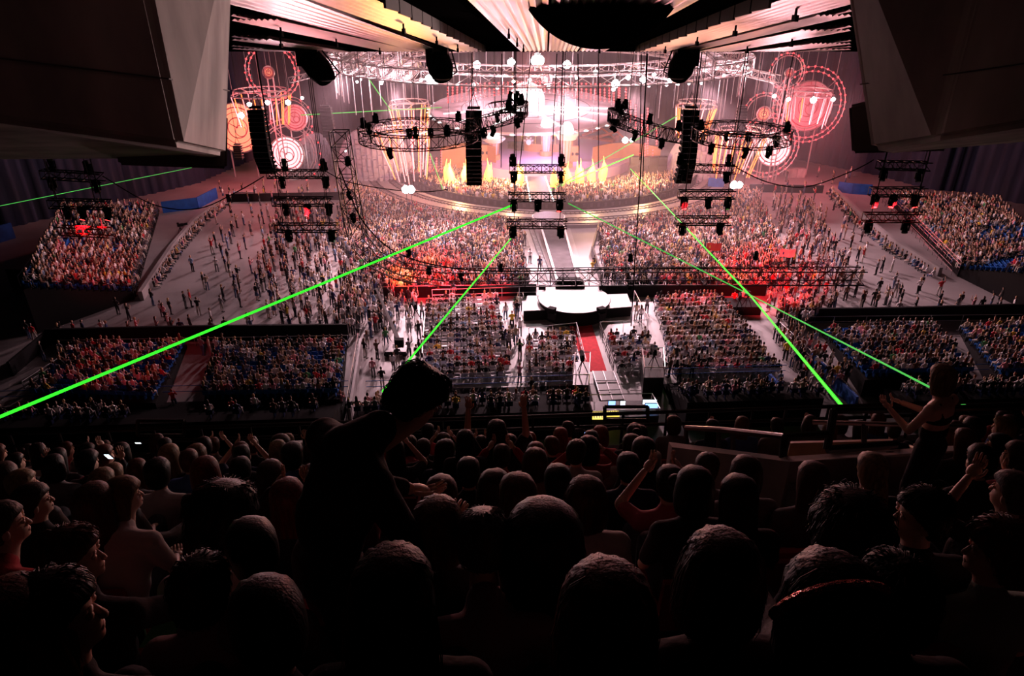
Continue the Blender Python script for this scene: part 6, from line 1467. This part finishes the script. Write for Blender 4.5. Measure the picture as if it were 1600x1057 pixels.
L_ = [
 # foreground left
 (23, 1000, 130, 'big', 'auburn', 'dark', 'rest', 0, 'in the bottom left corner', 0),
 (90, 968, 88, 'short', 'dark brown', 'dark', 'rest', -1.2, 'near the bottom left corner', 0),
 (116, 872, 78, 'short', 'auburn', 'black', 'side', -1.3, 'in green trousers near the left edge', 0),
 (318, 925, 98, 'short', 'dark brown', 'plaid', 'rest', -.1, 'large dark head at lower left', 0),
 (350, 812, 88, 'curly', 'black', 'white', 'hunch', -.5, 'bent over in a white shirt', 1),
 (420, 980, 60, 'short', 'black', 'dark', 'rest', .3, 'next to the large dark head at lower left', 1),
 (8, 822, 46, 'cropped', 'brown', 'red', 'lean', -1.1, 'at the left edge of the balcony', 0),
 (54, 785, 45, 'short', 'brown', 'dark', 'rest', -1.1, 'second from the left edge', 0),
 (150, 792, 60, 'long', 'auburn', 'dark', 'side', 0, 'left of the golden-haired head', 1),
 (195, 777, 40, 'bob', 'golden', 'white', 'lean', -1.0, 'left, behind the auburn hair', 0),
 (162, 756, 34, 'short', 'blond', 'grey', 'rest', 0, 'at left behind the auburn hair', 0),
 (8, 748, 40, 'bob', 'brown', 'dark', 'rest', 0, 'at the left edge, upper rows', 0),
 (37, 758, 28, 'short', 'blond', 'grey', 'rest', -.8, 'at the left edge', 0),
 (139, 724, 42, 'short', 'black', 'dark', 'phone', -.4, 'beside the largest glowing phone', 1),
 (248, 742, 45, 'short', 'dark brown', 'white', 'rest', 0, 'in the left middle rows', 0),
 (246, 692, 25, 'bob', 'brown', 'dark', 'rest', 0, 'near the rail frame', 0),
 (266, 714, 31, 'long', 'blond', 'dark', 'rest', 0, 'left of another blonde', 0),
 (308, 714, 31, 'long', 'golden', 'dark', 'rest', .2, 'beside the bright red head', 0),
 (322, 740, 40, 'bob', 'bright red', 'dark', 'rest', 0, 'left of the middle', 0),
 (377, 736, 34, 'ponytail', 'black', 'grey', 'rest', 0, 'ponytail left of the middle', 0),
 (424, 745, 42, 'long', 'brown', 'dark', 'rest', 0, 'left of the dark standing man', 0),
 (451, 783, 55, 'long', 'bright red', 'dark', 'hands_up', -.2, 'just left of the dark standing man', 1),
 (435, 704, 24, 'bob', 'blond', 'dark', 'rest', 0, 'near the rail at left', 0),
 (491, 709, 28, 'short', 'brown', 'dark', 'rest', -1.2, 'near the rail beside the standing man', 0),
 (458, 716, 38, 'cap', 'black', 'blue', 'rest', 0, 'near the rail left of the standing man', 0),
 (489, 752, 34, 'bob', 'dark brown', 'dark', 'rest', .3, 'close to the standing man', 0),
 (395, 862, 44, 'short', 'black', 'grey', 'lean', .4, 'half hidden behind the white shirt', 0),
 (85, 730, 30, 'bob', 'black', 'grey', 'rest', 0, 'left rows', 0),
 # middle
 (616, 938, 132, 'long', 'dark brown', 'black', 'rest', -.1, 'large head at the lower middle left', 0),
 (684, 826, 78, 'bob', 'golden', 'dark', 'rest', -.3, 'behind the standing man', 0),
 (690, 778, 50, 'short', 'auburn', 'dark', 'rest', 0, 'right behind the standing man', 0),
 (755, 850, 62, 'short', 'grey', 'plaid', 'hunch', 0, 'hunched left of the huge dark hair', 1),
 (848, 850, 135, 'big', 'dark brown', 'white', 'rest', 0, 'the huge dark hair in the middle', 0),
 (945, 965, 140, 'bob', 'auburn', 'black', 'rest', 0, 'at the bottom middle', 0),
 (784, 714, 33, 'cropped', 'brown', 'red', 'hands_up', 0, 'broad back near the rail', 1),
 (836, 724, 35, 'bob', 'auburn', 'beige', 'rest', 0, 'right of the red sweater', 0),
 (773, 765, 38, 'bob', 'brown', 'dark', 'rest', -.3, 'below the red sweater', 0),
 (808, 776, 40, 'bob', 'auburn', 'dark', 'rest', .4, 'just behind the huge dark hair', 0),
 (871, 755, 42, 'short', 'black', 'dark', 'rest', 0, 'right of the huge dark hair', 0),
 (919, 702, 32, 'bob', 'black', 'red', 'hands_head', 0, 'hands on head near the rail', 1),
 (915, 784, 62, 'bob', 'auburn', 'white', 'rest', -.1, 'in the middle right rows', 0),
 (981, 732, 36, 'short', 'black', 'navy', 'rest', 0, 'short dark hair in the middle right', 0),
 (1005, 708, 42, 'long', 'dark brown', 'dark', 'rest', 0, 'near the wide hoop rail', 0),
 (1046, 757, 42, 'bun', 'dark brown', 'pink', 'hands_up', 0, 'pink shirt left of the enclosure', 0),
 (732, 740, 34, 'short', 'dark brown', 'dark', 'rest', 0, 'left of the red sweater', 0),
 # right
 (1084, 765, 42, 'bob', 'black', 'dark', 'rest', 0, 'right of the pink shirt', 0),
 (1104, 733, 34, 'short', 'brown', 'grey', 'rest', -.3, 'behind the stairway ledge', 0),
 (1164, 742, 42, 'bob', 'brown', 'grey', 'rest', 0, 'below the stairway ledge', 0),
 (1152, 780, 60, 'long', 'dark brown', 'black', 'rest', 0, 'in the right middle rows', 0),
 (1268, 752, 46, 'long', 'auburn', 'grey', 'rest', .2, 'below the enclosure corner', 1),
 (1360, 738, 50, 'ponytail', 'blond', 'black', 'rest', .2, 'below the standing woman', 0),
 (1322, 834, 108, 'curly', 'dark brown', 'black', 'rest', 0, 'the large curly head at right', 0),
 (1437, 808, 76, 'short', 'black', 'black', 'rest', 1.3, 'profile with a fringe at right', 0),
 (1123, 905, 98, 'bob', 'brown', 'dark', 'side', -.2, 'the brown bob at lower right', 1),
 (1292, 955, 165, 'bob', 'black', 'black', 'rest', 0, 'wearing a glittering headband', 0),
 (1392, 940, 62, 'short', 'black', 'black', 'rest', 0, 'beside the glittering headband', 0),
 (1553, 866, 112, 'short', 'auburn', 'grey-green', 'rest', 1.1, 'profile in a grey-green shirt at the right edge', 0),
 (1580, 772, 36, 'short', 'grey', 'dark', 'hands_up', .3, 'at the right edge, middle rows', 0),
 (1506, 690, 32, 'long', 'auburn', 'dark', 'rest', 0, 'right of the standing woman', 0),
 (1560, 700, 34, 'short', 'black', 'grey', 'rest', .6, 'far right rows', 0),
 (1530, 722, 38, 'short', 'dark brown', 'dark', 'rest', 0, 'behind the arched rail', 0),
 (1590, 715, 34, 'bob', 'brown', 'pink', 'rest', .6, 'far right edge', 0),
]
PEOPLE = {}
for (px, py, w_, st, hc_, tp, po, yw, pl, sl) in L_:
    PEOPLE[(px, py)] = head_at(px, py, w_, st, hc_, tp, po, yw, None, pl, sleeves=bool(sl), legs='green' if 'green' in pl else 'dark')
# the standing ones
stand_man = head_at(650, 625, 82, 'short', 'black', 'black', 'bow', -.1, True, 'standing up dark in front of the lasers', sit=False, sleeves=True, rz=-.95, dist=2.75)
woman = head_at(1470, 592, 40, 'bob', 'blond', 'black', 'hold', -.2, True, 'standing at right in a strappy top', sit=False, dist=6.0, floor=CAM_H - 2.96 - 1.66, rz=.5)
arms = head_at(776, 676, 34, 'long', 'black', 'black', 'arms_high', 0, True, 'standing near the rail', sit=False, dist=6.9)
dark_f = head_at(727, 690, 34, 'long', 'black', 'dark', 'rest', 0, False, 'standing dark left of the raised arms', sit=False, dist=6.5)
# step under the standing woman
w0 = woman[0].location; m = MB(); zt = w0.z - .002; zl = row_z(rowv(max(0, min(9, round((w0.y - 1.2) / .8)))))
m.hexa([(w0.x - .9, w0.y - .5, zl - .6), (w0.x + .9, w0.y - .5, zl - .6), (w0.x + .9, w0.y + .6, zl - .6), (w0.x - .9, w0.y + .6, zl - .6), (w0.x - .9, w0.y - .5, zt), (w0.x + .9, w0.y - .5, zt), (w0.x + .9, w0.y + .6, zt), (w0.x - .9, w0.y + .6, zt)]); struct(m.build('floor_landing', 'dark_concrete'))
# fill the farther rows
rr = random.Random(21); ordn = ['first', 'second', 'third', 'fourth', 'fifth', 'sixth', 'seventh', 'eighth', 'ninth', 'tenth']
cnt = 0
for k in range(NR - 1, 2, -1):
    v = rowv(k); W = 8.8 * (v / 9.0) + .9; u = -W
    while u < W:
        uu = u + rr.uniform(-.06, .06); vv = v + rr.uniform(-.08, .08); zh = row_z(v) + 1.20 + rr.uniform(-.06, .06); pp = A(uu, vv, zh); qx, qy = proj(pp)
        skip = any((uu - a) ** 2 + ((vv - b) * .75) ** 2 < .16 for a, b in TAKEN) or rr.random() < (.10 if k > 4 else .38) or not (-30 < qx < 1630)
        if 1035 < qx < 1600 and 3.9 + .0 < vv < (8.3 if qx < 1240 else 7.4) : skip = skip or not (qx > 1490 and vv > 0)
        if 560 < qx < 690 and k < 6: skip = True
        if not skip:
            for _ in range(25):
                st = rr.choices(('short', 'bob', 'long', 'bun', 'ponytail', 'cropped', 'curly'), (5, 5, 4, 1, 2, 2, 1))[0]; hc_ = rr.choices(list(HC), (5, 3, 5, 4, .5, 1.2, 1, .4))[0]; tp = rr.choices(('black', 'dark', 'white', 'grey', 'red', 'pink', 'navy', 'beige', 'blue'), (4, 4, 2, 3, 1.5, 1, 2, 1, 1))[0]; po = rr.choices(('rest', 'lean', 'hands_up', 'phone'), (6, 2, 1.0, .8))[0]
                seat_no = 'left' if qx < 260 else 'left middle' if qx < 560 else 'centre' if qx < 880 else 'right middle' if qx < 1200 else 'right'
                r = spectator(uu, vv, row_z(v), zh, po, st, hc_, tp, rr.choice((-.5, 0, 0, 0, .5)), place='%s, %s row from the rail' % (seat_no, ordn[NR - 1 - k]))
                if r: cnt += 1; break
        u += .50 + rr.uniform(0, .05)
print('BALCONY', NPER, cnt)
# seats under the near spectators
SN = {}
sm = MB(); sm.box((0, .06, .42), (.44, .42, .06)); seat_me = sm.mesh('seat', 'red_plastic'); sm = MB()
for i in range(9):
    a = -.22 + i * .055
sm.loft([[Vector((x, -.17 - .5 * x * x * .0 + (.10 * (x / .22) ** 2) * .4, z)) for x, z in ()]] if False else [[Vector((s * .22, -.16 + .02 * abs(s), .44)) for s in (-1, 1)] + [Vector((s * .22, -.20, .44)) for s in (1, -1)], [Vector((s * .22, -.20, .84)) for s in (-1, 1)] + [Vector((s * .22, -.235, .84)) for s in (1, -1)]]); back_me = sm.mesh('backrest', 'red_plastic')
sm = MB(); sm.box((0, 0, .2), (.08, .3, .42)); ped_me = sm.mesh('pedestal', 'dark_metal')
for i, o in enumerate([o for o in C.objects if o.get('category') == 'person' and o.get('group') == 'spectators on the balcony']):
    if o in (woman[0], stand_man[0], arms[0], dark_f[0]): continue
    v = iA(o.location)[1]; k = max(0, min(NR - 1, round((v - 1.1) / .8)))
    z = o.location.z; SN[k] = SN.get(k, 0) + 1; e = empty('auditorium_chair', (o.location.x, o.location.y, row_z(rowv(k))), TH, 'red plastic seat in %s row from the rail, under the %s' % (ordn[NR - 1 - k], ' '.join(str(o['label']).split(',')[0].split()[:5])), 'seat', 'seats of the %s balcony row' % ordn[NR - 1 - k])
    for nm, me in (('seat_pan', seat_me), ('backrest', back_me), ('pedestal', ped_me)):
        c_ = bpy.data.objects.new(nm, me); C.objects.link(c_); c_.parent = e; c_.location = (0, -.02, min(.18, max(-.15, z - e.location.z)))
# empty seats seen at the front
for px, py, lab in ((495, 968, 'empty red seat right of the large dark head, lower left'), (1222, 858, 'empty red seat left of the large curly head'), (1255, 872, 'second empty seat left of the large curly head')):
    d = ray(px, py); t = 1.06 / (-d.z - .62 * d.y); p = Vector((0, 0, CAM_H)) + d * t; e = empty('auditorium_chair', (p.x, p.y + .2, p.z - .84), TH, lab, 'seat', 'empty balcony seats')
    for nm, me in (('seat_pan', seat_me), ('backrest', back_me), ('pedestal', ped_me)): c_ = bpy.data.objects.new(nm, me); C.objects.link(c_); c_.parent = e
# glowing phones, headband, small belongings
for px, py, D, w_, h_, lab in ((170, 713, 7.2, .05, .10, 'phone with a glowing screen held up at left'), (216, 692, 9, .07, .03, 'small lit phone near the rail at left'), (374, 699, 8.6, .05, .04, 'small lit phone in the upper left rows'), (917, 676, 8.6, .06, .03, 'tiny blue-lit phone held above the middle rows'), (1517, 634, 9.5, .04, .04, 'tiny bright phone light near the rail at right')):
    p = at_d(px, py, D); m = MB(); m.box((0, 0, 0), (w_ + .01, .012, h_ + .014)); o = m.build('phone', 'black'); o.location = p; o.rotation_euler = (.5, 0, 0); mm = MB(); mm.box((0, -.008, .0), (w_, .004, h_)); mm.build('screen', 'screen_white' if px != 917 else 'screen_blue', o); tag(o, lab, 'phone')
hb = PEOPLE[(1292, 955)]
if hb:
    e_, J, s = hb; m = MB(); c_ = J['hed'] + Vector((0, -.0, .0)); m.torus(c_ + Vector((0, -.02, .0)), (0, 1, .25), .160, .016, 40, 8, a0=.15, a1=math.pi - .15); g = m.build('headband', mat('glitter', (.95, .30, .28), .22, .85, bump=1.0, bscale=90), e_, smooth=True)
# ------------------------------------------------------------------ stage haze
hm = bpy.data.materials.new('stage_haze'); hm.use_nodes = True; nt = hm.node_tree; nt.nodes.clear()
out = nt.nodes.new('ShaderNodeOutputMaterial'); vs_ = nt.nodes.new('ShaderNodeVolumeScatter'); vs_.inputs['Color'].default_value = (1, .80, .86, 1); vs_.inputs['Density'].default_value = HAZE; vs_.inputs['Anisotropy'].default_value = .35
nt.links.new(vs_.outputs[0], out.inputs['Volume'])
m = MB(); m.tube((6, 112, .06), (6, 112, 23.5), 46, 46, 40); o = m.build('haze', hm); tag(o, 'thin theatrical haze hanging around the stage', 'haze', kind='stuff')
hm.cycles.homogeneous_volume = True
